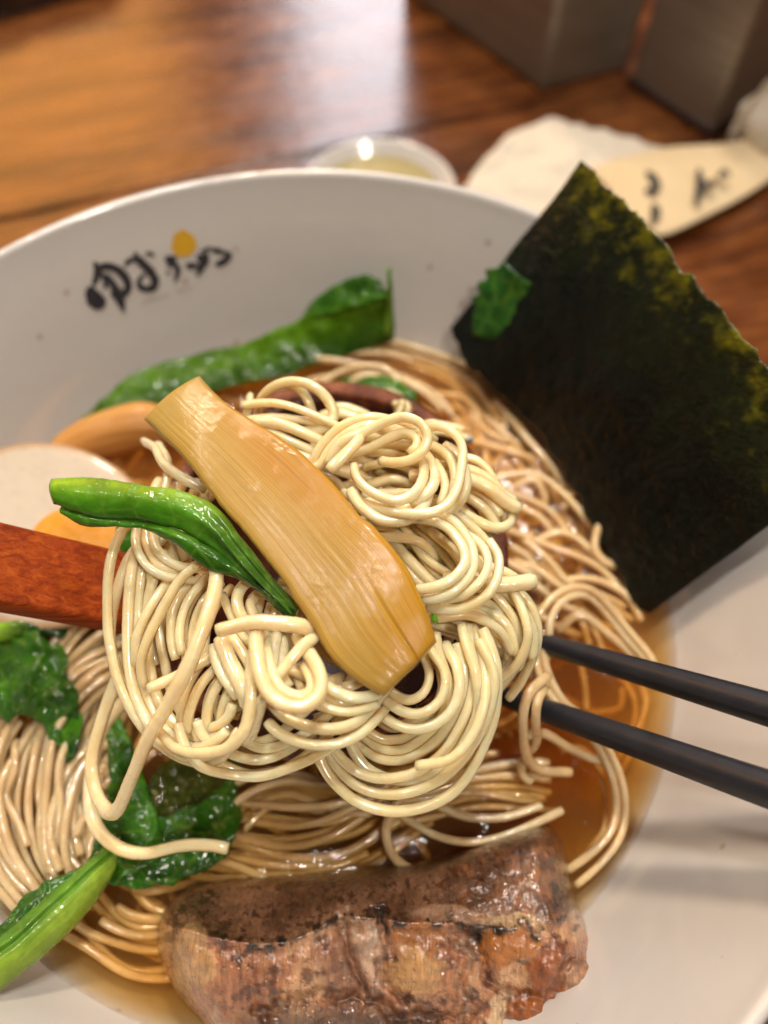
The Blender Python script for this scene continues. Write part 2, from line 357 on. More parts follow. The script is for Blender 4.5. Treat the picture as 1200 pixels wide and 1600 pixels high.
# ------------------------------------------------------------------ table
table = empty('table', 'varnished orange-brown wooden table of wide planks under the bowl', 'table'); table['kind'] = 'structure'
cd, sd = math.cos(ROT), math.sin(ROT)
for k in range(-4, 4):
    p0 = 23.15+k*21.0; bm = bmesh.new()
    cx = lambda s, q: (s*cd-q*sd, s*sd+q*cd)
    pts = [cx(-110, p0+0.07), cx(110, p0+0.07), cx(110, p0+20.93), cx(-110, p0+20.93)]
    vs = [bm.verts.new((x*S, y*S, z*S)) for z in (-3, 0) for x, y in pts]
    for f in [(3, 2, 1, 0), (4, 5, 6, 7), (0, 1, 5, 4), (1, 2, 6, 5), (2, 3, 7, 6), (3, 0, 4, 7)]: bm.faces.new([vs[i] for i in f])
    bmesh.ops.bevel(bm, geom=bm.edges[:], offset=0.14*S, segments=3, affect='EDGES')
    me = bpy.data.meshes.new('plank'); bm.to_mesh(me); bm.free(); me.materials.append(MAT['table'])
    o = bpy.data.objects.new('plank', me); COL.objects.link(o); o.parent = table
fl = mesh_obj('floor', [(-400, -400, -72), (400, -400, -72), (400, 400, -72), (-400, 400, -72)], [(0, 1, 2, 3)], MAT['darkwood'], smooth=False); prop(fl, kind='structure')

# ------------------------------------------------------------------ bowl
bowl = empty('ramen_bowl', 'wide off-white speckled ceramic ramen bowl with black brush lettering inside', 'bowl')
inner = crom([(0.001, 0.9), (4, 1.1), (6.5, 1.95), (8.15, 3.2), (8.93, 4.5), (9.42, 5.5), (10.17, 7.05), (10.86, 8.40)], 60)
rimp = [(10.90, 8.50), (10.95, 8.57), (11.03, 8.60), (11.11, 8.57), (11.16, 8.50)]
outer = crom([(11.17, 8.4), (10.5, 6.6), (9.4, 4.2), (7.6, 2.0), (5.4, 0.9), (4.6, 0.7), (4.5, 0.02), (4.1, 0.02), (4.0, 0.5), (0.001, 0.5)], 50)
lathe('bowl_body', [tuple(p) for p in inner]+rimp+[tuple(p) for p in outer], MAT['ceramic'], bowl, 192)

def ribbon(name, strokes, mat, parent, place, z4=None, n=26):
    """brush strokes given in photo pixels: lists of (x, y, width)"""
    V = []; Fc = []
    for st in strokes:
        c = crom([(a, b, wd) for a, b, wd in st], n)
        t = np.gradient(c[:, :2], axis=0); t /= np.linalg.norm(t, axis=1, keepdims=True)+1e-9
        nm = np.stack([-t[:, 1], t[:, 0]], 1); base = len(V)
        lift = 0.03+0.004*random.random()
        for i in range(n):
            u = i/(n-1); wv = c[i, 2]*min(1, (u+0.02)*8)**0.5*min(1, (1.02-u)*8)**0.5*(1+0.22*nz(c[i, 0], c[i, 1], 3, 0.35))
            for s in (-0.5, -0.17, 0.17, 0.5):
                V.append(place(c[i, 0]+nm[i, 0]*wv*s, c[i, 1]+nm[i, 1]*wv*s, lift))
        for i in range(n-1):
            for s in range(3): a = base+i*4+s; Fc.append((a, a+1, a+5, a+4))
    return mesh_obj(name, V, Fc, mat, parent)
def LZ(st): return [(a/4+100, b/4+340, wd*1.65/4) for a, b, wd in st]
chars = [
 [[(168, 425, 20), (172, 470, 52), (205, 520, 66), (262, 535, 40)], [(186, 275, 10), (212, 325, 34), (200, 380, 26), (182, 420, 20)], [(205, 325, 30), (262, 305, 30), (335, 325, 30), (390, 385, 34), (398, 445, 30), (350, 490, 30), (290, 480, 24)], [(265, 350, 14), (300, 405, 26), (335, 480, 42), (362, 545, 26), (376, 598, 8)], [(230, 340, 14), (262, 400, 22), (250, 450, 10)]],
 [[(380, 305, 12), (400, 275, 18), (445, 258, 20), (505, 262, 14)], [(440, 215, 22), (470, 268, 28), (525, 320, 34), (566, 380, 34), (562, 430, 30), (515, 448, 26), (470, 425, 22), (472, 385, 18), (508, 352, 16)], [(505, 222, 10), (545, 228, 16), (562, 242, 10)]],
 [[(628, 255, 16), (665, 262, 30), (705, 258, 22)], [(640, 300, 12), (690, 296, 20), (712, 320, 22), (705, 365, 18), (690, 405, 8)], [(640, 350, 10), (665, 340, 12)]],
 [[(758, 300, 16), (795, 302, 26), (835, 296, 18)]],
 [[(892, 215, 16), (878, 265, 34), (850, 325, 26), (830, 368, 8)], [(832, 235, 22), (865, 262, 30), (905, 290, 18)], [(850, 215, 8), (900, 195, 14), (930, 192, 10)]],
 [[(925, 205, 16), (965, 208, 24), (1000, 222, 14)], [(942, 298, 14), (985, 282, 26), (1025, 255, 22), (1050, 238, 8)], [(995, 215, 14), (1030, 230, 20), (1045, 245, 12)]],
]
for ch in chars: ribbon('painted_character', [LZ(s) for s in ch], MAT['ink'], bowl, W)
V = [W(287, 381, 0.02)]; Fc = []
for k in range(36):
    a = k*math.pi/18; rr = 1+0.05*math.sin(3*a+1)+0.04*math.sin(7*a); V.append(W(287+19.5*rr*math.cos(a), 381+21*rr*math.sin(a), 0.02))
    Fc.append((0, k+1, (k+1) % 36+1))
mesh_obj('painted_yuzu_dot', V, Fc, MAT['yellow'], bowl)
cap = []
x = 485
while x < 800:
    y = 532-(x-485)*0.315
    if not 650 < x < 690:
        cap.append(LZ([(x, y-7, 4), (x+3, y, 4), (x+random.uniform(-2, 7), y+9, 4)]))
        if random.random() < 0.6: cap.append(LZ([(x, y, 3), (x+5, y-1, 3), (x+10, y-2, 3)]))
    x += random.choice((11, 14, 17))
ribbon('painted_caption', cap, MAT['ink_pale'], bowl, W, n=6)

# ------------------------------------------------------------------ broth
broth = empty('broth', 'clear amber soy broth filling the bowl around the noodles', 'broth')
prof = [(0.001, SOUP), (2, SOUP), (5, SOUP), (8.5, SOUP), (8.8, SOUP), (8.98, SOUP+0.002)]
bprof = [(9.20, SOUP), (9.03, SOUP-0.1)]+[(r+0.15, z-0.12) for r, z in reversed(PROF[1:4])]+[(0.001, 0.78)]
o = lathe('broth_liquid', prof+bprof, MAT['broth'], broth, 160); 
V = []; Fc = []
for k in range(300):
    if k < 150:
        a = random.uniform(-0.9, 1.5); r = random.uniform(4.5, 8.1)
    else: a = random.uniform(0, 6.283); r = 8.1*math.sqrt(random.random())
    x, y = r*math.cos(a), r*math.sin(a); q = random.choice((0.03, 0.04, 0.05, 0.06, 0.08, 0.11)); b = len(V)
    for i, (rr, hh) in enumerate(((1, 0.004), (0.8, 0.16*q+0.004), (0.4, 0.28*q+0.004))):
        for s in range(12): V.append((x+q*rr*math.cos(s*math.pi/6), y+q*rr*math.sin(s*math.pi/6), SOUP+hh))
    V.append((x, y, SOUP+0.32*q+0.004))
    for i in range(2):
        for s in range(12): s2 = (s+1) % 12; Fc.append((b+i*12+s, b+i*12+s2, b+i*12+12+s2, b+i*12+12+s))
    for s in range(12): Fc.append((b+24+s, b+24+(s+1) % 12, b+36))
o = mesh_obj('oil_droplets', V, Fc, MAT['oil'], broth); prop(o, kind='stuff')

# ------------------------------------------------------------------ ladle
LC = np.array([0.75, 0.0]); LZ0 = SOUP+3.25
ladle = empty('wooden_ladle', 'dark red wooden ladle lifting a nest of noodles above the bowl', 'ladle')
lp_in = crom([(0.001, -2.2), (1.2, -2.1), (2.3, -1.6), (3.0, -0.85), (3.38, 0.0)], 26)
lp_out = crom([(3.72, 0.0), (3.4, -1.05), (2.6, -2.05), (1.4, -2.6), (0.001, -2.7)], 26)
YS = 1.17
lathe('ladle_bowl', [(r, LZ0+z) for r, z in lp_in]+[(r, LZ0+z-0.02) for r, z in lp_out], MAT['ladle'], ladle, 120, LC, 1, YS)
lathe('ladle_rim', [(3.375, LZ0-0.06), (3.38, LZ0+0.07), (3.46, LZ0+0.13), (3.62, LZ0+0.13), (3.72, LZ0+0.07), (3.735, LZ0-0.22), (3.60, LZ0-0.3), (3.45, LZ0-0.22)], MAT['rim'], ladle, 120, LC, 1, YS, closed=True)
def ladle_z(x, y):
    r = np.hypot(x-LC[0], (y-LC[1])/YS)
    return LZ0+np.interp(r, lp_in[:, 0], lp_in[:, 1]), r
# handle: rounded bar
def bar(name, A, B, wA, wB, tA, tB, mat, parent, n=40, rb=0.12, bend=0.0):
    A = np.array(A); B = np.array(B); ax = (B-A)/np.linalg.norm(B-A); side = np.cross(ax, [0, 0, 1]); side /= np.linalg.norm(side); up = np.cross(side, ax)
    V = []; Fc = []; sec = []
    for sx, sy, a0 in ((1, 1, 0), (-1, 1, 90), (-1, -1, 180), (1, -1, 270)):
        for k in range(5): sec.append((sx, sy, math.radians(a0+k*22.5)))
    for i in range(n+1):
        u = i/n; wd = wA*(1-u)+wB*u; th = tA*(1-u)+tB*u; c = A+(B-A)*u+up*bend*math.sin(u*math.pi)
        sh = 1.0 if 0 < i < n else 0.9
        for sx, sy, a in sec:
            x = sx*(wd/2-rb)+rb*math.cos(a); y = sy*(th/2-rb)+rb*math.sin(a)
            V.append(c+side*x*sh+up*y*sh)
    m_ = len(sec)
    for i in range(n):
        for s in range(m_): s2 = (s+1) % m_; Fc.append((i*m_+s, i*m_+s2, (i+1)*m_+s2, (i+1)*m_+s))
    Fc.append(tuple(range(m_-1, -1, -1))); Fc.append(tuple(n*m_+s for s in range(m_)))
    return mesh_obj(name, V, Fc, mat, parent)
hA = P(248, 938, 3.25); hB = P(-10, 884, 4.7); hC = hA+(hB-hA)*3.4
bar('ladle_handle', hA, hC, 1.50, 1.75, 0.62, 0.62, MAT['handle'], ladle)

# ------------------------------------------------------------------ chopsticks
def stick(p0, p1, r0, r1, label):
    A = P(*p0); B = P(*p1); D = (B-A); B2 = A+D*2.3
    path = np.linspace(A, B2, 60); u = np.linspace(0, 1, 60)
    rad = r0+(r1-r0)*np.minimum(1, u*1.6); rad[0] *= 0.75
    V, Fc = tube_data(path, rad, 24, 0.10)
    o = mesh_obj('chopstick', V, Fc, MAT['chop']); prop(o, label, 'chopstick', 'black chopsticks gripping the noodles')
stick((805, 992, 0.9), (1200, 1108, 4.6), 0.20, 0.315, 'black chopstick nearer the seaweed sheet, upper one of the pair')
stick((780, 1085, 0.6), (1200, 1233, 4.6), 0.22, 0.325, 'black chopstick nearer the pork, lower one of the pair')

# ------------------------------------------------------------------ noodles
R = 0.093
strands = []     # dict(path, grp, r, lift, label)
def add(pts, grp, r=R, wob=0.02, label=None, raw=False, wet=0):
    w3 = pts if raw else [P(*p) for p in pts]
    path = crom(w3, step=0.12)
    ph = rng.uniform(0, 9, 3); n = len(path); s = np.arange(n)*0.12
    for k in range(3): path[:, k] += wob*np.sin(s*(1.1+0.5*k)+ph[k])
    strands.append(dict(path=path, grp=grp, r=r*random.uniform(0.93, 1.07), label=label, wet=wet, raw=raw))
def bundle(pts, n, grp, gap=23, layers=1, r=R, lz=0.22, jit=0.45, trim=0.15, wet=0, conv=None):
    if wet: r = R*0.95
    n = int(round(n*1.2)); gap *= 0.86
    w3 = crom([P(*p) for p in pts], 60)
    t = np.gradient(w3, axis=0); t /= np.linalg.norm(t, axis=1, keepdims=True)
    view = w3-CAM; depth = (view@np.array([0, C60, -S60])); vd = view/np.linalg.norm(view, axis=1, keepdims=True)
    lat = np.cross(t, vd); lat /= np.linalg.norm(lat, axis=1, keepdims=True)
    for L in range(layers):
        m_ = n-(L % 2)
        for i in range(m_):
            off = (i-(m_-1)/2)*gap; ph = rng.uniform(0, 6.28, 4); u = np.linspace(0, 1, 60)
            cv = np.ones(60) if conv is None else np.interp(u, np.linspace(0, 1, len(conv)), conv)
            o = (off*cv+gap*jit*(np.sin(u*3.3+ph[0])+0.5*np.sin(u*7+ph[1])))/F*depth
            q = w3+lat*o[:, None]-vd*0.0
            q[:, 2] += -L*lz+0.10*np.sin(u*4+ph[2])-0.02*abs(i-(m_-1)/2)
            a = int(60*rng.uniform(0, trim)); b = 60-int(60*rng.uniform(0, trim))
            add(q[a:b:3], grp, r, 0.015, raw=True, wet=wet)
H = 'heap'
# --- top of the nest
bundle([(375, 665, 5.2), (430, 662, 5.4), (490, 680, 5.4), (545, 702, 5.2), (600, 720, 5.0), (650, 770, 4.8)], 4, H, 17, 1)
add([(402, 650, 4.6), (408, 622, 5.2), (432, 603, 5.6), (466, 597, 5.8), (500, 610, 5.8), (522, 640, 5.6), (512, 662, 5.5), (488, 668, 5.3), (470, 676, 5.0)], H)
add([(452, 600, 5.6), (472, 612, 5.5), (486, 636, 5.3), (490, 662, 5.0), (486, 690, 4.7)], H)
add([(392, 618, 5.1), (390, 632, 5.3), (385, 650, 5.2), (390, 670, 5.0)], H)
add([(500, 652, 4.0), (528, 648, 4.1), (560, 655, 4.1), (590, 668, 4.0), (620, 690, 4.0)], H)
add([(620, 640, 3.6), (632, 628, 3.9), (626, 645, 4.4), (615, 655, 4.9)], H)
add([(470, 735, 5.3), (500, 728, 5.5), (520, 700, 5.7), (548, 676, 5.9), (580, 665, 6.0), (625, 672, 5.8), (670, 690, 5.5), (705, 720, 5.2)], H)
add([(508, 722, 5.6), (530, 690, 5.9), (570, 672, 6.1), (607, 656, 6.3), (636, 652, 6.4), (663, 668, 6.4), (669, 693, 6.3), (652, 716, 6.2), (620, 723, 6.0), (590, 718, 5.7)], H)
add([(515, 737, 6.15), (535, 717, 6.25), (555, 697, 6.3), (564, 684, 6.2)], H)
add([(551, 726, 6.1), (553, 740, 6.1), (567, 760, 6.15), (593, 776, 6.2), (620, 784, 6.2), (647, 773, 6.2), (662, 752, 6.1), (665, 728, 5.9), (655, 700, 5.6)], H)
add([(640, 788, 5.9), (668, 776, 6.0), (678, 752, 6.0), (672, 722, 5.8), (660, 700, 5.5)], H)
add([(535, 770, 5.6), (560, 788, 5.8), (600, 800, 6.0), (650, 803, 6.1), (690, 795, 6.1), (713, 770, 6.1), (722, 738, 6.1), (724, 700, 6.1), (708, 676, 6.1), (680, 665, 6.0), (655, 676, 5.6), (640, 690, 5.3)], H)
add([(672, 697, 5.6), (700, 714, 5.7), (711, 745, 5.7), (705, 768, 5.6), (688, 784, 5.5), (650, 790, 5.3)], H)
bundle([(560, 715, 5.0), (610, 712, 5.2), (660, 725, 5.2), (700, 735, 5.0)], 4, H, 20, 2)
add([(640, 742, 5.2), (690, 744, 5.3), (730, 748, 5.3), (765, 763, 5.2), (788, 780, 5.0), (812, 792, 4.9)], H, r=0.128)
add([(705, 716, 4.9), (735, 716, 5.0), (762, 733, 5.0), (782, 765, 4.9), (792, 802, 4.7), (788, 828, 4.5)], H)
add([(690, 730, 4.8), (730, 735, 4.8), (758, 760, 4.8), (775, 800, 4.7), (782, 830, 4.4)], H)
add([(690, 775, 4.9), (708, 792, 5.0), (735, 816, 5.0), (765, 828, 4.9), (788, 822, 4.8), (795, 800, 4.6)], H)
add([(700, 765, 4.9), (735, 778, 5.0), (765, 800, 4.9), (780, 825, 4.8)], H)
add([(690, 780, 4.6), (725, 800, 4.5), (755, 830, 4.3), (775, 870, 3.9), (780, 910, 3.6)], H)
bundle([(560, 800, 5.0), (620, 815, 5.2), (670, 830, 5.1), (715, 850, 4.9), (750, 885, 4.7)], 4, H, 20, 2)
add([(580, 802, 5.6), (640, 806, 5.8), (690, 818, 5.9), (718, 845, 5.9), (727, 872, 5.9), (716, 895, 5.9), (695, 912, 5.85), (665, 921, 5.7), (635, 925, 5.3)], H)
add([(725, 836, 5.7), (748, 852, 5.8), (760, 878, 5.8), (750, 906, 5.8), (722, 926, 5.7), (690, 933, 5.6), (655, 928, 5.3)], H)
add([(690, 905, 5.0), (740, 913, 5.1), (790, 912, 5.1), (838, 905, 5.1)], H, r=0.125)
add([(740, 880, 5.0), (785, 900, 4.8), (820, 925, 4.6)], H)
# --- right side: combed strands running down from the bamboo shoot
bundle([(600, 800, 5.0), (640, 862, 5.0), (690, 915, 4.9), (745, 950, 4.7), (785, 985, 4.5), (795, 1025, 4.1), (780, 1050, 3.7)], 6, H, 21, 2, conv=(0.8, 1.1, 1.2, 0.9, 0.7, 0.5))
bundle([(640, 800, 4.8), (700, 870, 4.9), (760, 920, 4.7), (805, 960, 4.4), (815, 1000, 4.0), (795, 1045, 3.4), (760, 1085, 2.8)], 4, H, 20, 2, conv=(1, 1.2, 1.0, 0.7, 0.7, 0.9))
add([(790, 912, 4.9), (812, 945, 4.9), (826, 985, 4.8), (820, 1015, 4.5), (798, 1045, 4.1), (760, 1076, 3.6), (745, 1110, 3.0)], H)
add([(640, 965, 5.0), (683, 968, 5.1), (733, 964, 5.1), (779, 984, 4.9), (800, 1010, 4.4)], H)
add([(640, 945, 4.8), (690, 950, 4.9), (745, 955, 4.8), (785, 975, 4.6), (805, 1000, 4.2)], H)
# --- cascade at lower right, hanging over the ladle front
bundle([(715, 960, 5.0), (722, 1010, 5.0), (735, 1060, 4.9), (728, 1115, 4.6), (695, 1165, 4.2), (645, 1195, 3.9), (590, 1192, 3.8), (552, 1160, 3.9), (530, 1120, 4.1), (520, 1070, 4.3)], 7, H, 18, 1, jit=0.7, conv=(0.9, 0.95, 0.8, 0.8, 1.0, 1.0, 1.0, 0.8, 0.8))
bundle([(715, 970, 4.7), (722, 1040, 4.6), (715, 1100, 4.3), (685, 1150, 3.9), (640, 1185, 3.6), (595, 1180, 3.5), (560, 1145, 3.6), (545, 1100, 3.9)], 1, H, 21, 1, jit=0.8, conv=(1.0, 0.7, 0.9, 1.0, 1.1, 1.0, 0.9))
add([(650, 1195, 4.4), (700, 1185, 4.6), (735, 1150, 4.8), (755, 1100, 5.0), (758, 1050, 5.0), (748, 1000, 5.0), (738, 965, 4.8)], H)
add([(672, 1012, 5.0), (696, 1050, 5.1), (692, 1089, 5.0), (667, 1112, 4.9), (638, 1114, 4.8), (608, 1099, 4.7), (590, 1080, 4.5)], H)
add([(660, 1018, 4.8), (672, 1050, 4.8), (660, 1082, 4.8), (635, 1092, 4.7), (608, 1080, 4.6), (590, 1060, 4.5)], H)
# --- bottom centre
bundle([(575, 1050, 4.8), (545, 1090, 4.6), (505, 1135, 4.3), (458, 1170, 4.0), (410, 1188, 3.9), (368, 1180, 4.0), (335, 1160, 4.2), (318, 1125, 4.4), (330, 1085, 4.5)], 4, H, 21, 1, conv=(1.3, 1.2, 1.0, 0.9, 0.75, 0.75, 0.8, 0.9, 0.9))
add([(501, 1070, 5.3), (533, 1088, 5.3), (565, 1092, 5.2), (600, 1082, 5.0)], H)
add([(455, 1040, 5.0), (480, 1090, 5.2), (520, 1111, 5.2), (555, 1112, 5.1), (592, 1095, 4.9)], H)
add([(400, 1085, 4.9), (416, 1103, 5.1), (453, 1125, 5.2), (507, 1136, 5.2), (550, 1129, 5.1), (585, 1104, 4.9), (610, 1075, 4.6)], H)
# --- shiny loop and its neighbours
add([(412, 975, 5.3), (402, 1005, 5.6), (404, 1045, 5.8), (417, 1080, 5.9), (442, 1099, 5.95), (470, 1102, 5.95), (494, 1087, 5.9), (501, 1060, 5.8), (491, 1033, 5.7), (476, 1012, 5.5), (462, 990, 5.2)], H, r=0.126)
add([(425, 990, 5.2), (420, 1030, 5.4), (424, 1060, 5.5), (440, 1080, 5.5)], H)
add([(492, 990, 5.6), (470, 1018, 5.65), (447, 1045, 5.6), (425, 1072, 5.5), (404, 1102, 5.2), (392, 1135, 4.8), (375, 1160, 4.3)], H)
add([(428, 1010, 5.0), (442, 1040, 5.1), (470, 1060, 5.1), (505, 1075, 5.0), (535, 1060, 4.7)], H)
add([(338, 984, 5.75), (390, 975, 5.8), (435, 976, 5.8), (475, 979, 5.75), (510, 990, 5.4)], H, r=0.130)
add([(342, 998, 5.3), (360, 1035, 5.3), (380, 1068, 5.3), (392, 1100, 5.0)], H, r=0.128)
add([(360, 990, 5.1), (385, 1030, 5.2), (400, 1065, 5.2), (405, 1110, 4.8)], H)
add([(420, 905, 5.2), (396, 905, 5.25), (376, 918, 5.3), (367, 945, 5.3), (382, 975, 5.2), (405, 1003, 5.0)], H)
add([(347, 930, 5.0), (360, 960, 5.1), (378, 985, 5.1), (400, 1010, 5.0)], H)
add([(440, 920, 5.0), (435, 950, 5.0), (420, 980, 5.0), (408, 1000, 4.9)], H)
bundle([(445, 925, 4.6), (440, 960, 4.6), (420, 1000, 4.6), (405, 1050, 4.5), (415, 1100, 4.3)], 4, H, 22, 1)
# --- left arcs
for dx, dz in ((0, 0), (24, -0.1), (46, -0.25)):
    add([(375+dx, 1012, 4.9+dz), (338+dx, 1040, 4.8+dz), (312+dx, 1078, 4.7+dz), (300+dx, 1120, 4.5+dz), (300+dx, 1150, 4.2+dz)], H)
for dx, dz in ((0, 0), (22, -0.1)):
    add([(395+dx, 1050, 4.7+dz), (352+dx, 1062, 4.8+dz), (328+dx, 1095, 4.7+dz), (322+dx, 1140, 4.4+dz), (345+dx, 1180, 4.1+dz)], H)
add([(215, 1075, 4.7), (232, 1078, 4.75), (283, 1055, 4.8), (337, 1029, 4.9), (372, 1012, 4.8)][1:], H)
for dx, dy, dz in ((0, 0, 0), (18, 8, -0.1), (36, 14, -0.2)):
    add([(325+dx, 905+dy, 4.8+dz), (300+dx, 932+dy, 4.9+dz), (286+dx, 962+dy, 4.8+dz), (281+dx, 1000+dy, 4.7+dz), (288+dx, 1035+dy, 4.5+dz)], H)
add([(225, 805, 4.9), (214, 825, 5.0), (212, 853, 5.1), (230, 884, 5.1), (262, 899, 5.1), (300, 902, 4.9), (335, 915, 4.7)], H)
add([(250, 805, 4.9), (240, 828, 5.0), (240, 852, 5.1), (257, 873, 5.1), (285, 888, 5.1), (322, 888, 5.1), (345, 900, 4.9)], H)
add([(330, 872, 5.2), (308, 886, 5.3), (285, 902, 5.3), (266, 930, 5.2), (249, 962, 5.0), (232, 998, 4.8), (222, 1035, 4.5), (228, 1070, 4.2)], H)
add([(270, 900, 4.9), (248, 930, 4.9), (230, 962, 4.8), (214, 1000, 4.6), (212, 1040, 4.3)], H)
add([(225, 690, 4.6), (243, 700, 5.0), (255, 722, 5.2), (285, 745, 5.3), (320, 765, 5.3)], H)
add([(246, 695, 4.6), (262, 725, 4.9), (258, 760, 4.9), (245, 800, 4.7)], H)
bundle([(300, 745, 4.6), (285, 790, 4.6), (290, 840, 4.5), (300, 890, 4.3)], 4, H, 24, 2)
bundle([(262, 815, 4.8), (226, 845, 4.9), (212, 890, 4.8), (210, 950, 4.5), (216, 1020, 4.2), (232, 1085, 3.9), (262, 1135, 3.9), (305, 1162, 4.1), (350, 1152, 4.5), (380, 1120, 4.8), (390, 1070, 5.1)], 4, H, 18, 1, conv=(0.8, 1.0, 1.1, 1.2, 1.2, 1.0, 0.9, 0.8, 0.6, 0.5))
bundle([(260, 850, 4.5), (225, 890, 4.4), (215, 950, 4.1), (218, 1020, 3.8), (240, 1080, 3.6)], 4, H, 18, 1)
add([(249, 1146, 4.3), (275, 1171, 4.5), (312, 1177, 4.7), (352, 1168, 4.9), (380, 1142, 5.1), (390, 1108, 5.2), (390, 1050, 5.4), (400, 1005, 5.5), (418, 980, 5.3)], H)
# --- hanging strands off the left front (things of their own)
add([(275, 838, 5.2), (305, 848, 5.5), (330, 865, 5.6), (340, 895, 5.6), (334, 940, 5.6), (312, 1000, 5.5), (290, 1052, 5.3), (258, 1108, 4.9), (228, 1160, 4.4), (203, 1218, 3.6), (184, 1262, 2.9), (170, 1268, 2.6), (152, 1240, 2.3), (146, 1190, 2.4), (158, 1130, 2.8), (178, 1070, 3.2), (205, 1010, 3.6)], 'sharp', r=0.125,
    label='long noodle bent into a sharp V above the dark green leaves, left of the ladle')
add([(230, 1075, 2.6), (190, 1100, 2.2), (160, 1140, 1.6), (146, 1190, 1.2), (140, 1245, 1.1), (150, 1290, 1.2), (180, 1322, 1.35), (225, 1333, 1.4), (280, 1322, 1.4), (325, 1320, 1.4), (366, 1328, 1.4)], 'tail',
    r=0.135, wob=0.0, label='pale loose noodle whose cut end lies over the dark green leaves')
# --- fill inside the ladle
for k in range(26):
    cx, cy = random.uniform(470, 690), random.uniform(730, 1000)
    if math.hypot((cx-640)/50, (cy-1045)/55) < 1.5: continue
    rad = random.uniform(45, 120); a0 = random.uniform(0, 6.28); hh = random.uniform(2.8, 4.6); pts = []
    for i in range(6):
        a = a0+i*random.uniform(0.5, 0.8)
        px, py = cx+rad*math.cos(a), cy+rad*0.8*math.sin(a)
        px = max(420, min(730, px)); py = max(690, min(1070, py))
        pts.append((px, py, hh+0.2*math.sin(i*1.3)))
    add(pts, H)
# ================= noodles in the broth
bundle([(82, 1120, 0.0), (55, 1180, 0.2), (42, 1250, 0.25), (55, 1320, 0.2), (92, 1385, 0.1), (130, 1430, -0.1)], 8, 'left', 22, 2, wet=1, conv=(0.9, 1, 1, 0.95, 0.8, 0.7), trim=0.08)
bundle([(195, 1050, 0.6), (140, 1085, 0.6), (100, 1135, 0.5), (88, 1195, 0.35), (85, 1265, 0.25), (95, 1330, 0.2), (120, 1390, 0.1)], 3, 'left', 20, 1, wet=1)
bundle([(160, 1140, 0.3), (120, 1200, 0.3), (110, 1270, 0.3), (112, 1330, 0.2), (125, 1400, 0.0)], 4, 'left', 20, 2, wet=1)
bundle([(175, 1180, 0.2), (152, 1240, 0.1), (150, 1300, 0.0), (170, 1360, -0.1)], 3, 'left', 20, 2, wet=1)
for k in range(3):
    x0 = random.uniform(20, 190); y0 = random.uniform(1090, 1240); q = [(x0, y0, 0.3)]
    for i in range(4): x0 += random.uniform(-34, 30); y0 += random.uniform(30, 60); q.append((x0, y0, 0.42+random.uniform(-0.05, 0.1)))
    add(q, 'left', R*0.95, wet=1)
bundle([(230, 985, 0.3), (170, 1010, 0.5), (120, 1050, 0.5), (90, 1100, 0.3)], 8, 'left', 19, 2, wet=1, conv=(1.4, 1.1, 0.9, 0.8))
bundle([(215, 1050, 0.3), (170, 1080, 0.4), (140, 1130, 0.3), (130, 1190, 0.2)], 4, 'left', 20, 1, wet=1)
bundle([(95, 1410, -0.1), (150, 1450, -0.2), (215, 1480, -0.3), (290, 1480, -0.5)], 4, 'left', 24, 1, wet=1)
bundle([(180, 1390, -0.1), (230, 1420, -0.2), (290, 1420, -0.4), (350, 1390, -0.5)], 3, 'left', 24, 1, wet=1)
bundle([(330, 1300, -0.1), (390, 1312, 0.0), (450, 1320, 0.05), (510, 1315, 0.1), (565, 1295, 0.05), (610, 1262, 0.0), (650, 1230, -0.1)], 5, 'front', 22, 2, wet=1, trim=0.1)
bundle([(360, 1280, -0.1), (400, 1245, 0.0), (450, 1228, 0.0), (500, 1238, 0.0), (560, 1245, 0.0), (620, 1225, -0.1)], 3, 'front', 22, 2, wet=1)
bundle([(250, 1360, -0.3), (330, 1372, -0.2), (420, 1368, -0.2), (510, 1358, -0.1), (590, 1330, -0.2)], 2, 'front', 20, 1, wet=1)
bundle([(450, 1210, -0.4), (540, 1230, -0.3), (640, 1225, -0.3), (740, 1205, -0.2), (830, 1195, -0.2)], 4, 'front', 24, 2, wet=1)
bundle([(600, 1250, 0.0), (670, 1240, 0.05), (750, 1225, 0.1), (830, 1225, 0.05), (890, 1235, -0.1)], 3, 'front', 20, 2, wet=1)
add([(640, 1235, 0.2), (615, 1262, 0.35), (604, 1298, 0.4), (615, 1335, 0.4), (645, 1356, 0.4), (685, 1359, 0.4), (722, 1357, 0.4)], 'hook', wet=1, label='hooked noodle curling down to the back edge of the pork')
add([(600, 1255, 0.1), (640, 1282, 0.25), (690, 1306, 0.35), (745, 1313, 0.4), (810, 1299, 0.4), (888, 1262, 0.35)], 'arc', wet=1, label='long curved noodle lying just behind the pork with a cut end at right')
add([(680, 1255, 0.1), (730, 1275, 0.15), (790, 1275, 0.2), (850, 1255, 0.2)], 'front', wet=1)
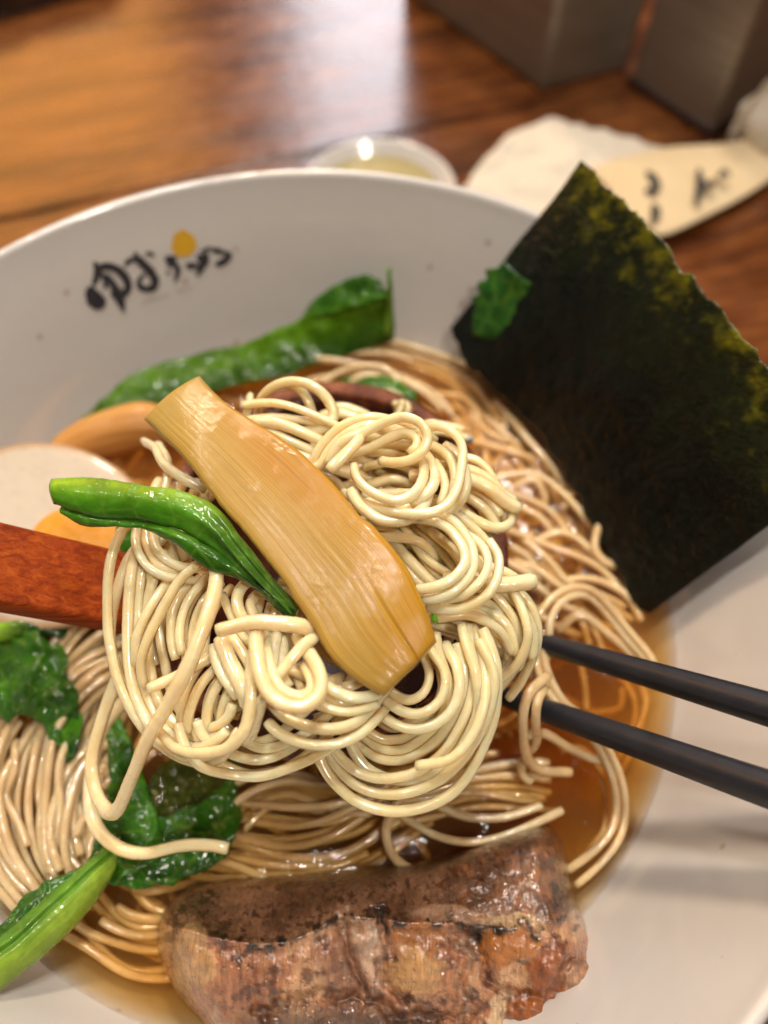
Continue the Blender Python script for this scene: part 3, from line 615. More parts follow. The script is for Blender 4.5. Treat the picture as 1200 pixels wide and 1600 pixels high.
# right side
bundle([(835, 1085, 0.6), (838, 1020, 1.4), (846, 964, 1.8), (876, 928, 1.8), (915, 922, 1.5), (948, 948, 1.0), (985, 997, 0.5), (1012, 1040, 0.1), (1020, 1100, -0.2)], 2, 'pinched', 15, 1, wet=1)
bundle([(846, 990, 1.6), (850, 1045, 1.5), (876, 1095, 1.2), (915, 1130, 0.8), (948, 1180, 0.4), (970, 1240, 0.2), (968, 1300, 0.1), (935, 1345, 0.0), (880, 1385, -0.3)], 2, 'pinched', 17, 1, wet=1, trim=0.01)
add([(858, 1058, 2.3), (832, 1078, 2.6), (820, 1105, 2.5), (818, 1145, 1.9), (824, 1185, 1.0), (846, 1205, 0.4), (900, 1208, 0.2)], 'pinched', wet=1)
add([(850, 1070, 2.3), (838, 1095, 2.6), (836, 1130, 2.2), (838, 1160, 1.3), (820, 1185, 0.7), (818, 1210, 0.3), (840, 1225, 0.2)], 'pinched', wet=1)
add([(815, 1150, 0.5), (850, 1145, 0.6), (885, 1165, 0.5), (925, 1185, 0.3), (960, 1195, 0.1)], 'pinched', wet=1)
add([(868, 985, 0.6), (905, 960, 0.9), (945, 985, 0.7), (990, 1020, 0.3), (1015, 1060, 0.0)], 'pinched', wet=1)
G = [
 [(760, 750, 0.2), (780, 741, 0.3), (815, 734, 0.4), (845, 738, 0.4), (884, 768, 0.4), (926, 814, 0.3), (950, 850, 0.1)],
 [(800, 760, 0.2), (835, 742, 0.4), (852, 765, 0.3), (853, 790, 0.1)],
 [(880, 790, 0.2), (895, 766, 0.4), (922, 749, 0.6), (952, 760, 0.7), (957, 790, 0.7), (938, 822, 0.6), (934, 856, 0.5), (956, 877, 0.4), (982, 874, 0.2)],
 [(790, 780, 0.3), (811, 787, 0.4), (845, 805, 0.4), (868, 832, 0.2)],
 [(780, 818, 0.4), (838, 841, 0.5), (907, 864, 0.4), (945, 887, 0.3), (992, 940, 0.1)],
 [(843, 840, 0.4), (876, 826, 0.5), (907, 837, 0.4), (930, 862, 0.3), (950, 900, 0.1)],
 [(850, 912, 0.3), (891, 899, 0.5), (937, 901, 0.4), (983, 927, 0.2), (1010, 975, 0.0)],
 [(800, 850, 0.5), (830, 870, 0.6), (845, 900, 0.5), (830, 925, 0.3)], [(790, 870, 0.5), (815, 885, 0.6), (850, 905, 0.4)],
 [(660, 690, 0.0), (730, 684, 0.1), (790, 700, 0.1), (850, 720, 0.0), (890, 745, -0.1)],
 [(670, 610, 0.0), (720, 615, 0.1), (742, 640, 0.1), (750, 662, 0.0), (790, 685, 0.0), (840, 695, -0.1), (880, 740, -0.1), (885, 770, -0.1)],
 [(770, 630, 0.0), (788, 645, 0.1), (786, 668, 0.1), (765, 678, 0.0)], [(600, 545, -0.1), (660, 556, 0.0), (720, 590, 0.0), (770, 625, 0.0), (820, 680, -0.1)],
 [(740, 770, 0.3), (790, 765, 0.4), (830, 775, 0.3), (870, 800, 0.2), (900, 850, 0.1)],
]
for g in G: add([(a, b, c-0.12) for a, b, c in g], 'right', 0.098, wet=1)
bundle([(780, 860, 0.3), (830, 890, 0.4), (880, 930, 0.3), (940, 950, 0.0), (1000, 990, -0.3)], 3, 'right', 28, 1, wet=1)
bundle([(700, 640, -0.35), (760, 700, -0.3), (830, 760, -0.3), (880, 820, -0.3), (940, 900, -0.4)], 4, 'right', 34, 2, wet=1, lz=0.4)
bundle([(560, 558, -0.3), (630, 562, -0.3), (690, 590, -0.3), (745, 645, -0.3), (790, 720, -0.3), (850, 800, -0.4)], 4, 'right', 27, 2, wet=1, lz=0.4)
bundle([(860, 1190, -0.2), (910, 1180, -0.2), (950, 1230, -0.1), (960, 1300, -0.1), (910, 1350, -0.4)], 1, 'right', 25, 1, wet=1)
bundle([(900, 1000, -0.7), (960, 1040, -0.6), (1000, 1100, -0.6), (1000, 1170, -0.7), (970, 1240, -0.8)], 2, 'right', 34, 1, wet=1)
for g in ([(440, 592, 0.1), (480, 560, 0.3), (540, 546, 0.4), (600, 546, 0.3), (650, 562, 0.1)], [(498, 600, 0.2), (520, 578, 0.4), (560, 566, 0.5), (600, 570, 0.5), (622, 592, 0.5), (622, 618, 0.4), (608, 640, 0.3)],
          [(540, 605, 0.2), (555, 585, 0.4), (585, 580, 0.4), (600, 600, 0.4), (596, 620, 0.3)], [(560, 628, 0.3), (590, 610, 0.5), (620, 612, 0.5), (632, 630, 0.4)]):
    add(g, 'back', wet=1)
bundle([(420, 620, -0.1), (480, 600, 0.0), (540, 600, 0.0), (600, 610, 0.0), (660, 640, 0.0), (700, 690, 0.0)], 4, 'back', 22, 2, wet=1)
for k in range(64):        # thin loose curls just under the surface on the far right
    px = random.uniform(640, 930); py = random.uniform(580, 930)
    if py < 560+(px-640)*0.75 or py > 800+(px-640)*0.55: continue
    a = math.atan2(-0.75, 1)+random.gauss(0, 0.5); q = P(px, py, random.uniform(-0.45, -0.1)); crv = random.choice((-1, 1))*random.uniform(0.15, 0.6); pts = []
    for i in range(7): pts.append(q.copy()); a += crv*0.6; q = q+np.array([math.cos(a), math.sin(a), 0.05*math.sin(i*2)])*0.55
    add(pts, 'right', 0.092, raw=True, wet=1)
# sunken noodles everywhere below the surface
for k in range(150):
    while True:
        x, y = random.uniform(-8, 8), random.uniform(-8, 8)
        if math.hypot(x, y) < 7.3: break
    if y < -4.2 and x > -2.5 and random.random() < 0.8: continue
    if x > 4 and y < 0 and random.random() < 0.7: continue
    a = math.atan2(y, x)+math.pi/2+random.gauss(0, 0.5); hh = -random.choice((0.35, 0.5, 0.7, 0.9, 1.2)); crv = random.uniform(-0.32, 0.32)
    pts = []; q = np.array([x, y, SOUP+hh])
    for i in range(9):
        pts.append(q.copy()); a += crv*0.8
        q = q+np.array([math.cos(a), math.sin(a), 0])*0.75; q[2] = SOUP+hh+0.1*math.sin(i)
        rr = math.hypot(q[0], q[1])
        if rr > 7.9: q[:2] *= 7.9/rr; a += 0.5
    px = x
    grp = 'left' if (x < -3) else ('right' if x > 2.5 else ('back' if y > 2 else 'front'))
    add(pts, grp, raw=True, wet=1)

# ---- untangle: push strands apart so that none cut through another
menL = [(225, 655, 6.05), (290, 722, 6.05), (345, 790, 6.0), (400, 853, 5.95), (442, 910, 5.9), (488, 978, 5.8), (520, 1030, 5.7), (560, 1066, 5.55), (600, 1088, 5.4)]
menR = [(312, 588, 6.15), (345, 622, 6.15), (395, 655, 6.15), (452, 692, 6.15), (507, 742, 6.15), (560, 802, 6.1), (618, 862, 6.0), (658, 935, 5.85), (682, 1003, 5.6)]
mp = np.array([PT(p)[:2] for p in menL+menR[::-1]]); mzc = lambda x, y: None
mpts = np.array([PT(p) for p in menL+menR]); Aq = np.c_[mpts[:, :2], np.ones(len(mpts))]; pl, *_ = np.linalg.lstsq(Aq, mpts[:, 2], rcond=None)
def inpoly(x, y, poly):
    c = np.zeros(len(x), bool); n = len(poly)
    for i in range(n):
        x1, y1 = poly[i]; x2, y2 = poly[i-1]
        cond = ((y1 > y) != (y2 > y)) & (x < (x2-x1)*(y-y1)/((y2-y1)+1e-12)+x1); c ^= cond
    return c
def relax(iters=26):
    pos = np.vstack([s['path'] for s in strands]); anc = pos.copy()
    sid = np.concatenate([np.full(len(s['path']), i) for i, s in enumerate(strands)])
    idx = np.arange(len(pos)); rad = np.concatenate([np.full(len(s['path']), s['r']) for s in strands])
    heap = np.concatenate([np.full(len(s['path']), s['grp'] in (H,)) for s in strands])
    first = np.r_[True, sid[1:] != sid[:-1]]; last = np.r_[sid[1:] != sid[:-1], True]; mid = ~(first | last)
    mi = idx[mid]; lapa = (anc[mi-1]+anc[mi+1])/2-anc[mi]
    Dm = 0.26; K = 4096
    offs = [(i, j, k) for i in (-1, 0, 1) for j in (-1, 0, 1) for k in (-1, 0, 1) if (i, j, k) > (0, 0, 0) or (i, j, k) == (0, 0, 0)]
    for it in range(iters):
        cell = np.floor(pos/Dm).astype(np.int64)+1000
        key = (cell[:, 0]*K+cell[:, 1])*K+cell[:, 2]; order = np.argsort(key, kind='stable'); sk = key[order]
        acc = np.zeros_like(pos); cnt = np.zeros(len(pos))
        for o in offs:
            off = (o[0]*K+o[1])*K+o[2]
            lo = np.searchsorted(sk, key+off, 'left'); hi = np.searchsorted(sk, key+off, 'right'); c = hi-lo
            if c.sum() == 0: continue
            ii = np.repeat(idx, c); st = np.repeat(lo, c); cum = np.concatenate([[0], np.cumsum(c)[:-1]])
            jj = order[st+(np.arange(len(ii))-np.repeat(cum, c))]
            if o == (0, 0, 0): k = ii < jj; ii, jj = ii[k], jj[k]
            k = (sid[ii] != sid[jj]) | (np.abs(ii-jj) > 5); ii, jj = ii[k], jj[k]
            d = pos[ii]-pos[jj]; L = np.linalg.norm(d, axis=1)+1e-6; mn = rad[ii]+rad[jj]+0.004
            k = L < mn; ii, jj, d, L, mn = ii[k], jj[k], d[k], L[k], mn[k]
            push = d/L[:, None]*((mn-L)*0.5)[:, None]
            np.add.at(acc, ii, push); np.add.at(acc, jj, -push); np.add.at(cnt, ii, 1); np.add.at(cnt, jj, 1)
        pos += acc/np.maximum(1, cnt*0.55)[:, None]
        for _ in range(2):
            lap = (pos[mi-1]+pos[mi+1])/2-pos[mi]; pos[mi] += 0.55*(lap-lapa)
        pos += 0.03*(anc-pos)
        # stay inside the bowl, above the ladle, under the bamboo shoot
        r = np.hypot(pos[:, 0], pos[:, 1]); wr = np.interp(pos[:, 2], [p[1] for p in PROF], [p[0] for p in PROF])-0.14
        k = r > wr; pos[k, :2] *= (wr[k]/r[k])[:, None]
        lz, lr = ladle_z(pos[:, 0], pos[:, 1]); k = heap & (lr < 3.3) & (pos[:, 2] < lz+0.14); pos[k, 2] = lz[k]+0.14
        k = heap & (lr > 3.3) & (lr < 3.8) & (pos[:, 2] < LZ0+0.27); pos[k, 2] = LZ0+0.27
        k = inpoly(pos[:, 0], pos[:, 1], mp); mz = pos[:, 0]*pl[0]+pos[:, 1]*pl[1]+pl[2]-0.30; k &= pos[:, 2] > mz; pos[k, 2] = mz[k]
    o = 0
    for s in strands: n = len(s['path']); s['path'] = pos[o:o+n]; o += n
comp = []
for s_ in strands:                       # most strands run beside a neighbour
    if s_['grp'] == H and not s_['raw'] and random.random() < (0.6 if s_['path'][:, 0].mean() > 0.6 else 0.35):
        p_ = s_['path']; t_ = np.gradient(p_, axis=0); t_ /= np.linalg.norm(t_, axis=1, keepdims=True)+1e-9
        vd_ = (p_-CAM)/np.linalg.norm(p_-CAM, axis=1, keepdims=True); lt_ = np.cross(t_, vd_); n_ = len(p_); sg = random.choice((-1, 1))
        q_ = p_+lt_*sg*0.19*(1+0.25*np.sin(np.linspace(0, 5, n_)))[:, None]; q_[:, 2] -= 0.14
        a_ = int(n_*random.uniform(0, 0.22)); b_ = n_-int(n_*random.uniform(0, 0.22))
        if b_-a_ > 8: comp.append(dict(path=q_[a_:b_].copy(), grp=H, r=R*random.uniform(0.92, 1.05), label=None, wet=0, raw=True))
strands += comp
for s_ in strands:
    if s_['grp'] == 'front': s_['path'][:, 2] -= 0.20
    elif s_['grp'] in ('right', 'back'): s_['path'][:, 2] -= 0.19
    elif s_['grp'] == 'left': s_['path'][:, 2] -= 0.12
    elif s_['grp'] in ('hook', 'arc'): s_['path'][:, 2] -= 0.12
relax(30)

parents = {
 H: empty('noodle_nest', 'nest of thin cream noodles lifted in the wooden ladle', 'noodles', 'portions of thin ramen noodles'),
 'left': empty('noodle_bundle', 'combed bundle of thin noodles in the broth at left, beside the green leaf', 'noodles', 'portions of thin ramen noodles'),
 'front': empty('noodle_bundle', 'broth covered noodles lying between the ladle and the pork', 'noodles', 'portions of thin ramen noodles'),
 'right': empty('noodle_bundle', 'loosely curled noodles in the broth beside the seaweed sheet', 'noodles', 'portions of thin ramen noodles'),
 'back': empty('noodle_bundle', 'small curls of noodles in the broth behind the ladle', 'noodles', 'portions of thin ramen noodles'),
 'pinched': empty('noodle_bundle', 'noodles looped around the tips of the black chopsticks', 'noodles', 'portions of thin ramen noodles')}
for s in strands:
    path = s['path']; n = len(path); path = crom(path[::2] if n > 8 else path, step=0.085)
    n = len(path); u = np.arange(n)*0.085; ph = random.uniform(0, 9)
    rad = s['r']*(1+0.035*np.sin(u*1.7+ph)+0.02*np.sin(u*5.1+ph*2)); rad[0] *= 0.90; rad[-1] *= 0.90
    V, Fc = tube_data(path, rad, 10, 0.08)
    V = V.reshape(n, 10, 3); cen = V.mean(1, keepdims=True); kk = np.arange(10)*math.pi/5
    sq_ = 1+0.07*np.sin(2*kk[None, :]+u[:, None]*0.7+ph)+0.025*np.sin(3*kk[None, :]+u[:, None]*4.3+ph)+0.012*rng.standard_normal((n, 10))
    V = (cen+(V-cen)*sq_[..., None]).reshape(-1, 3)
    o = mesh_obj('noodle', V, Fc, MAT['noodle_wet' if s['wet'] else 'noodle'], parents.get(s['grp']))
    if s['grp'] not in parents: prop(o, s['label'], 'noodle')
print('strands', len(strands), 'children of nest', len(parents[H].children))

# ------------------------------------------------------------------ bamboo shoot on the nest
def men_col(u, v, p):
    c = mix((0.44, 0.27, 0.048), (0.46, 0.235, 0.018), ss(0.25, 0.95, u+0.35*fb(p[0], p[1], 1, 0.5)))
    c = mix(c, (0.43, 0.29, 0.075), ss(0.25, 0.0, v)*0.8)
    b = math.exp(-(((u-0.72)/0.20)**2+((v-0.42)/0.16)**2)); c = mix(c, (0.42, 0.185, 0.008), 0.75*b)
    b = math.exp(-(((u-0.30)/0.25)**2+((v-0.62)/0.2)**2)); c = mix(c, (0.48, 0.31, 0.12), 0.5*b)
    return c
def men_disp(u, v, p): return 0.05*math.sin(math.pi*u)+0.06*math.sin(v*6+u*3)+0.005*nz(u*22, v*1.5, 3)+0.006*fb(p[0], p[1], 0, 1.5)-0.05*math.exp(-((u-0.62)/0.02)**2)*ss(0.72, 0.9, v)
mn = slab('bamboo_shoot', menL, menR, 0.20, MAT['menma'], None, 70, 150, men_disp, men_col,
     edgef=lambda u, v: u+(0.022*fb(v*9, 3, 0)*(1 if u > 0.5 else -1))*abs(2*u-1)**3 if 0.03 < v < 0.97 else u, power=14)
prop(mn, 'flat translucent amber bamboo shoot slice with lengthwise fibres on top of the noodle nest', 'bamboo shoot')
# second slice sunk behind the egg
mB = slab('bamboo_shoot', [(60, 720, 0.1), (100, 672, 0.5), (160, 642, 0.8), (220, 628, 0.9), (275, 640, 0.5)], [(100, 770, -0.3), (140, 730, -0.1), (190, 712, 0.0), (240, 700, -0.1), (290, 700, -0.4)], 0.5, MAT['menma'],
     None, 24, 50, lambda u, v, p: 0.25*math.sin(math.pi*u)+0.03*nz(u*9, v*3), lambda u, v, p: mix((0.62, 0.31, 0.08), (0.40, 0.16, 0.035), u))
prop(mB, 'brown bamboo shoot slice half sunk in the broth behind the egg', 'bamboo shoot')

# ------------------------------------------------------------------ greens
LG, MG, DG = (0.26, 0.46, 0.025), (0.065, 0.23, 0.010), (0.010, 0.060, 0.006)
def leaf(name, A, B, T, label, cat, colf, disp=None, nu=30, nv=80, ragged=0.05, parent=None, power=8):
    dz = disp or (lambda u, v, p: 0.10*fb(p[0], p[1], p[2], 1.1)+0.03*fb(p[0], p[1], 5, 3.0))
    ef = lambda u, v: u+(ragged*fb(v*11, 7+u, 0)*(1 if u > 0.5 else -1))*abs(2*u-1)**4
    o = slab(name, A, B, T, MAT['leaf_back' if parent and parent.name == 'green_leaves' else 'leaf'], parent, nu, nv, dz, colf, ef, power)
    if label: prop(o, label, cat)
    return o
def cvary(c, p, k=0.3, s=1.2): return tuple(max(0.003, x*(1+k*fb(p[0], p[1], p[2], s))) for x in c)
# strip on the nest: pale stem + dark blade folded under it
gs = empty('mustard_greens', 'bright green stem with dark glossy blade tucked under the bamboo shoot on the nest', 'greens')
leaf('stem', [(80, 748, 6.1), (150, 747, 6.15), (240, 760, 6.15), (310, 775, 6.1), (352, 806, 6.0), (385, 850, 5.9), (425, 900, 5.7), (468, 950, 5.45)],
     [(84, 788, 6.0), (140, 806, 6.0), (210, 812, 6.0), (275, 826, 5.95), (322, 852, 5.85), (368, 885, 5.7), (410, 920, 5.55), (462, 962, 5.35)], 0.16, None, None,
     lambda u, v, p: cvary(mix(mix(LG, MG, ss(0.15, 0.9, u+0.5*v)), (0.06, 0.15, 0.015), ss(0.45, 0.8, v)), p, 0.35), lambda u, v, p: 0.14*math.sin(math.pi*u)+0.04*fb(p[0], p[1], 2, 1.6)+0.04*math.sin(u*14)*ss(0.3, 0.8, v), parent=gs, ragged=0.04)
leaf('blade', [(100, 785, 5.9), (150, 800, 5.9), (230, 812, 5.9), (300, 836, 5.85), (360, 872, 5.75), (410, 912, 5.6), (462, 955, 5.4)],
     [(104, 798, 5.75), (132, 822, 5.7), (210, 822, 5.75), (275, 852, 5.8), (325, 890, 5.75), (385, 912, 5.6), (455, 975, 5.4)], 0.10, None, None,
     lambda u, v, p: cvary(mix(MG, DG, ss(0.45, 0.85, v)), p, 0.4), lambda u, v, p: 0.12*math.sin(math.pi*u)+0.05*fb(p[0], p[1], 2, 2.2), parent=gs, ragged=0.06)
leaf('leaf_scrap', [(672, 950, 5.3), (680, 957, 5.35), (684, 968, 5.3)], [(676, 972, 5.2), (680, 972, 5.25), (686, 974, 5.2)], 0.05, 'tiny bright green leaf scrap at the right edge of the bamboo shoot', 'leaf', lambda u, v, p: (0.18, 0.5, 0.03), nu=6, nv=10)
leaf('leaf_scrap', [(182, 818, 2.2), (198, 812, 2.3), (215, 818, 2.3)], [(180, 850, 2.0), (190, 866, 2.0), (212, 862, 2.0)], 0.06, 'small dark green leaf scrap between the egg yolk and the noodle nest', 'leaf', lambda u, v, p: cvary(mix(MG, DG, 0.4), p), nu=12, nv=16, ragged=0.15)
# back greens against the wall of the bowl
bg_ = empty('green_leaves', 'dark green boiled leaves lying along the back wall of the bowl', 'greens')
gcol = lambda a, b: (lambda u, v, p: cvary(mix(a, b, ss(0.1, 0.9, u)), p, 0.4, 1.6))
leaf('leaf', [(130, 655, None, 0.1), (215, 580, None, 0.3), (330, 548, None, 0.5), (400, 530, None, 0.9), (450, 505, None, 0.9), (520, 478, None, 0.9), (600, 455, None, 0.8), (614, 450, None, 0.6)],
     [(150, 668, 0.1), (250, 632, 0.1), (350, 606, 0.2), (430, 590, 0.3), (490, 570, 0.3), (550, 552, 0.3), (600, 540, 0.2), (616, 530, 0.2)], 0.045, None, None, gcol((0.085, 0.20, 0.006), (0.025, 0.08, 0.004)), parent=bg_)
leaf('leaf', [(480, 490, None, 0.5), (510, 455, None, 0.7), (560, 430, None, 0.8), (590, 436, None, 0.7), (600, 450, None, 0.6)], [(470, 500, None, 0.9), (520, 488, None, 1.1), (560, 478, None, 1.1), (590, 468, None, 1.0), (603, 462, None, 0.9)], 0.045, None, None, gcol((0.03, 0.11, 0.010), (0.05, 0.16, 0.012)), parent=bg_)
leaf('leaf', [(604, 420, None, 1.0), (606, 455, None, 1.0), (604, 490, None, 0.8), (600, 520, None, 0.6)], [(611, 418, None, 0.9), (614, 455, None, 0.9), (616, 500, None, 0.6), (617, 530, None, 0.3)], 0.06, None, None, gcol((0.18, 0.36, 0.03), (0.08, 0.2, 0.02)), nu=8, parent=bg_)
leaf('green_leaf', [(520, 600, 0.0), (560, 585, 0.25), (610, 590, 0.35), (650, 612, 0.25)], [(525, 625, 0.0), (570, 620, 0.2), (620, 635, 0.3), (655, 642, 0.2)], 0.08, 'small dark green leaf in the broth just behind the ladle rim', 'leaf', gcol((0.04, 0.15, 0.012), (0.02, 0.08, 0.01)), nu=16, nv=30, ragged=0.1)
# left leaf
lf = empty('green_leaf', 'crinkled glossy green leaf with pale stem below the ladle handle', 'leaf')
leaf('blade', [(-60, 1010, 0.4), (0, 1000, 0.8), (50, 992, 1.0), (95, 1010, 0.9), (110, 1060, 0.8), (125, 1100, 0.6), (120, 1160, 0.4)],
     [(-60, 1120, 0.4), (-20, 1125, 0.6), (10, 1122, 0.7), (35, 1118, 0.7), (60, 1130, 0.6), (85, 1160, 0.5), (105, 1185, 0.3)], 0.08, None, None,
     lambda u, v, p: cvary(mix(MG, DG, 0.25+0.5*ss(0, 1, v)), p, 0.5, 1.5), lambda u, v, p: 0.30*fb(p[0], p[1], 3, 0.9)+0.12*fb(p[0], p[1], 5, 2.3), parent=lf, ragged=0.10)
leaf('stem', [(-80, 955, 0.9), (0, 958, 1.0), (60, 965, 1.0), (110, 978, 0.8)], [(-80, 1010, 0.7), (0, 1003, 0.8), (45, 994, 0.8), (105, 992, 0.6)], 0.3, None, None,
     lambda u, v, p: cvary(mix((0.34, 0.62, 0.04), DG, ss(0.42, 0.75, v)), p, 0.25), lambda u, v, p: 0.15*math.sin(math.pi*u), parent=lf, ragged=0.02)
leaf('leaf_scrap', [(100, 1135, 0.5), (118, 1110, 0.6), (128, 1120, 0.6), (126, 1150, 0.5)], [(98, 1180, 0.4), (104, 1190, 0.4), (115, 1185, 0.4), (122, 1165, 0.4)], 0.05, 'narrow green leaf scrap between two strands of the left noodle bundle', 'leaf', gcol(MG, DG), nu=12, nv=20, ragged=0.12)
# front greens: big leaf and stem to lower left
fg = empty('green_leaves', 'bright green stem at lower left with dark wilted leaves under the loose noodle', 'greens')
leaf('stem', [(-60, 1490, 1.4), (0, 1462, 1.1), (60, 1410, 0.8), (110, 1370, 0.6), (150, 1335, 0.45), (165, 1310, 0.3)],
     [(-60, 1585, 1.4), (0, 1548, 1.2), (60, 1500, 0.9), (115, 1450, 0.7), (160, 1395, 0.5), (180, 1360, 0.3)], 0.5, None, None,
     lambda u, v, p: cvary(mix((0.10, 0.26, 0.02), (0.30, 0.46, 0.045), ss(0.35, 0.75, u+0.1*nz(v*4, 0))), p, 0.25), lambda u, v, p: 0.25*math.sin(math.pi*u)-0.12*math.exp(-((u-0.42)/0.06)**2)+0.02*nz(u*20, v*3), parent=fg, ragged=0.02, power=5)
leaf('blade', [(-50, 1450, 1.3), (0, 1440, 1.2), (40, 1395, 1.0), (85, 1370, 0.9), (130, 1352, 0.7), (150, 1320, 0.5)],
     [(-50, 1500, 1.6), (0, 1480, 1.4), (50, 1430, 1.1), (95, 1395, 0.95), (140, 1365, 0.75), (165, 1330, 0.5)], 0.07, None, None,
     lambda u, v, p: cvary(mix(DG, MG, 0.35), p, 0.5, 1.5), lambda u, v, p: 0.16*fb(p[0], p[1], 3, 1.5), parent=fg, ragged=0.14)
leaf('leaf', [(140, 1330, 0.4), (165, 1270, 0.35), (170, 1200, 0.35), (165, 1140, 0.4), (160, 1095, 0.45)],
     [(190, 1375, 0.3), (255, 1330, 0.25), (230, 1230, 0.25), (205, 1160, 0.3), (178, 1098, 0.4)], 0.09, None, None,
     lambda u, v, p: cvary(mix(mix(DG, MG, 0.45), MG, ss(0.7, 1, v)), p, 0.5), lambda u, v, p: 0.16*fb(p[0], p[1], 3, 0.8)+0.05*fb(p[0], p[1], 3, 2.5), parent=fg, nu=40, ragged=0.06)
leaf('leaf', [(150, 1330, 0.3), (200, 1300, 0.25), (270, 1270, 0.1), (330, 1240, 0.0), (365, 1200, -0.1)],
     [(160, 1380, 0.3), (230, 1388, 0.2), (300, 1368, 0.1), (350, 1340, 0.0), (380, 1280, -0.1)], 0.09, None, None,
     lambda u, v, p: cvary(mix(DG, MG, 0.3), p, 0.5), lambda u, v, p: 0.14*fb(p[0], p[1], 3, 0.9)+0.05*fb(p[0], p[1], 3, 2.5), parent=fg, nu=40, ragged=0.06)
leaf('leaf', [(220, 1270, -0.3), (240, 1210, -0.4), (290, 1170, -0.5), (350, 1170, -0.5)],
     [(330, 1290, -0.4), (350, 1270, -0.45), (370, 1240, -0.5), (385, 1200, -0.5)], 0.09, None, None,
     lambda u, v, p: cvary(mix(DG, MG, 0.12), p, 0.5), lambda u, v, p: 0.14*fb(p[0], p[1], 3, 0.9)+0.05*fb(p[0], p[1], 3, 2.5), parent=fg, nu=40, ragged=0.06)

# ------------------------------------------------------------------ egg
egg = empty('egg_half', 'halved soft boiled egg with orange yolk floating at left behind the ladle handle', 'egg')
eC = P(62, 828, 1.35); ex = P(232, 828, 1.1)-eC; ey = P(62, 690, 1.55)-eC
def egg_face(u, a, w=1.0):
    return eC+ex*math.cos(a)*u*(1+0.06*math.cos(a))+ey*math.sin(a)*u
en = np.cross(ex, ey); en /= np.linalg.norm(en)
V = []; Fc = []; Cc = []; n = 72; rings = [0.0, 0.2, 0.4, 0.6, 0.8, 0.9, 0.97, 1.0]
for r_ in rings:
    for k in range(n):
        a = 2*math.pi*k/n; V.append(egg_face(max(r_, 0.001), a)+en*(-0.05*max(0, (r_-0.9)/0.1)**2)); Cc.append((0.58, 0.49, 0.38) if r_ < 0.95 else (0.50, 0.32, 0.18))
for q in (0.99, 0.93, 0.82, 0.64, 0.4, 0.001):
    for k in range(n):
        a = 2*math.pi*k/n; V.append(egg_face(q*1.0, a)-en*(0.05+1.75*math.sqrt(max(0, 1-q*q)))); Cc.append((0.62, 0.38, 0.2))
rn = len(rings)+6
for i in range(rn-1):
    for k in range(n): k2 = (k+1) % n; Fc.append((i*n+k, i*n+k2, (i+1)*n+k2, (i+1)*n+k))
mesh_obj('egg_white', V, Fc, MAT['egg'], egg, cols=np.array(Cc))
V = []; Fc = []; Cc = []; yc = eC+(P(132, 868, 1.3)-P(62, 828, 1.35))
for i, r_ in enumerate((0.001, 0.3, 0.6, 0.85, 0.97, 1.0)):
    for k in range(n):
        a = 2*math.pi*k/n; rr = r_*(0.50+0.02*math.sin(3*a)); p = yc+ex*math.cos(a)*rr+ey*math.sin(a)*rr*1.1+en*(0.05*(1-r_**4)+0.004)
        V.append(p); Cc.append(tuple(c*(1+0.15*nz(p[0], p[1], 0, 2)) for c in (0.72, 0.30, 0.015)))
for i in range(5):
    for k in range(n): k2 = (k+1) % n; Fc.append((i*n+k, i*n+k2, (i+1)*n+k2, (i+1)*n+k))
mesh_obj('yolk', V, Fc, MAT['egg'], egg, cols=np.array(Cc))

# ------------------------------------------------------------------ seaweed sheet
def nori_col(u, v, p):      # u: 0 wet edge in the broth .. 1 dry free edge, v: 0 left corner .. 1
    n1 = fb(p[0], p[1], p[2], 0.9); n2 = fb(p[0], p[1], p[2], 3.0)
    c = (0.003, 0.005, 0.003)
    dry = ss(0.45, 1.05, u+0.28*n1+0.15*ss(0.3, 0, v)); c = mix(c, (0.012, 0.018, 0.004), dry)
    y = ss(0.88, 1.35, u+0.30*n2+0.16*n1+0.10*(1-v)); c = mix(c, (0.22, 0.20, 0.006), y*0.8)
    return c
nd = lambda u, v, p: 0.16*math.sin(u*2.2+v*3)+0.06*fb(p[0], p[1], p[2], 0.7)+0.012*fb(p[0], p[1], p[2], 3.0)+0.35*(u-0.5)**2
nr = slab('seaweed_sheet', [(705, 516, 1.0), (745, 580, 0.75), (830, 655, 0.4), (890, 740, 0.25), (940, 830, 0.1), (985, 920, 0.0), (1018, 958, 0.0)],
     [(918, 254, 5.3), (975, 310, 5.5), (1050, 395, 5.6), (1120, 480, 5.5), (1185, 560, 5.4), (1250, 660, 5.2), (1300, 745, 5.0)], 0.035, MAT['nori'], None, 110, 160, nd, nori_col,
     edgef=lambda u, v: u+0.035*fb(v*13, 2+(u > 0.5), 0, 1, 5)*(1 if u > 0.5 else -1)*abs(2*u-1)**6, power=30)
prop(nr, 'black rectangular seaweed sheet with yellow-green dry edge leaning on the bowl rim', 'seaweed')
leaf('leaf_scrap', [(738, 524, 1.6), (742, 470, 2.35), (758, 428, 3.0), (790, 410, 3.4)], [(780, 532, 1.7), (826, 518, 2.15), (846, 480, 2.7), (832, 442, 3.2)], 0.04,
     'small round green leaf stuck on the left corner of the seaweed sheet', 'leaf', lambda u, v, p: cvary(mix((0.03, 0.13, 0.015), (0.012, 0.06, 0.01), 0.5), p, 0.5), lambda u, v, p: 0.12*math.sin(u*3.14)+0.1*fb(p[0], p[1], 1, 1.5), nu=24, nv=24, ragged=0.12)

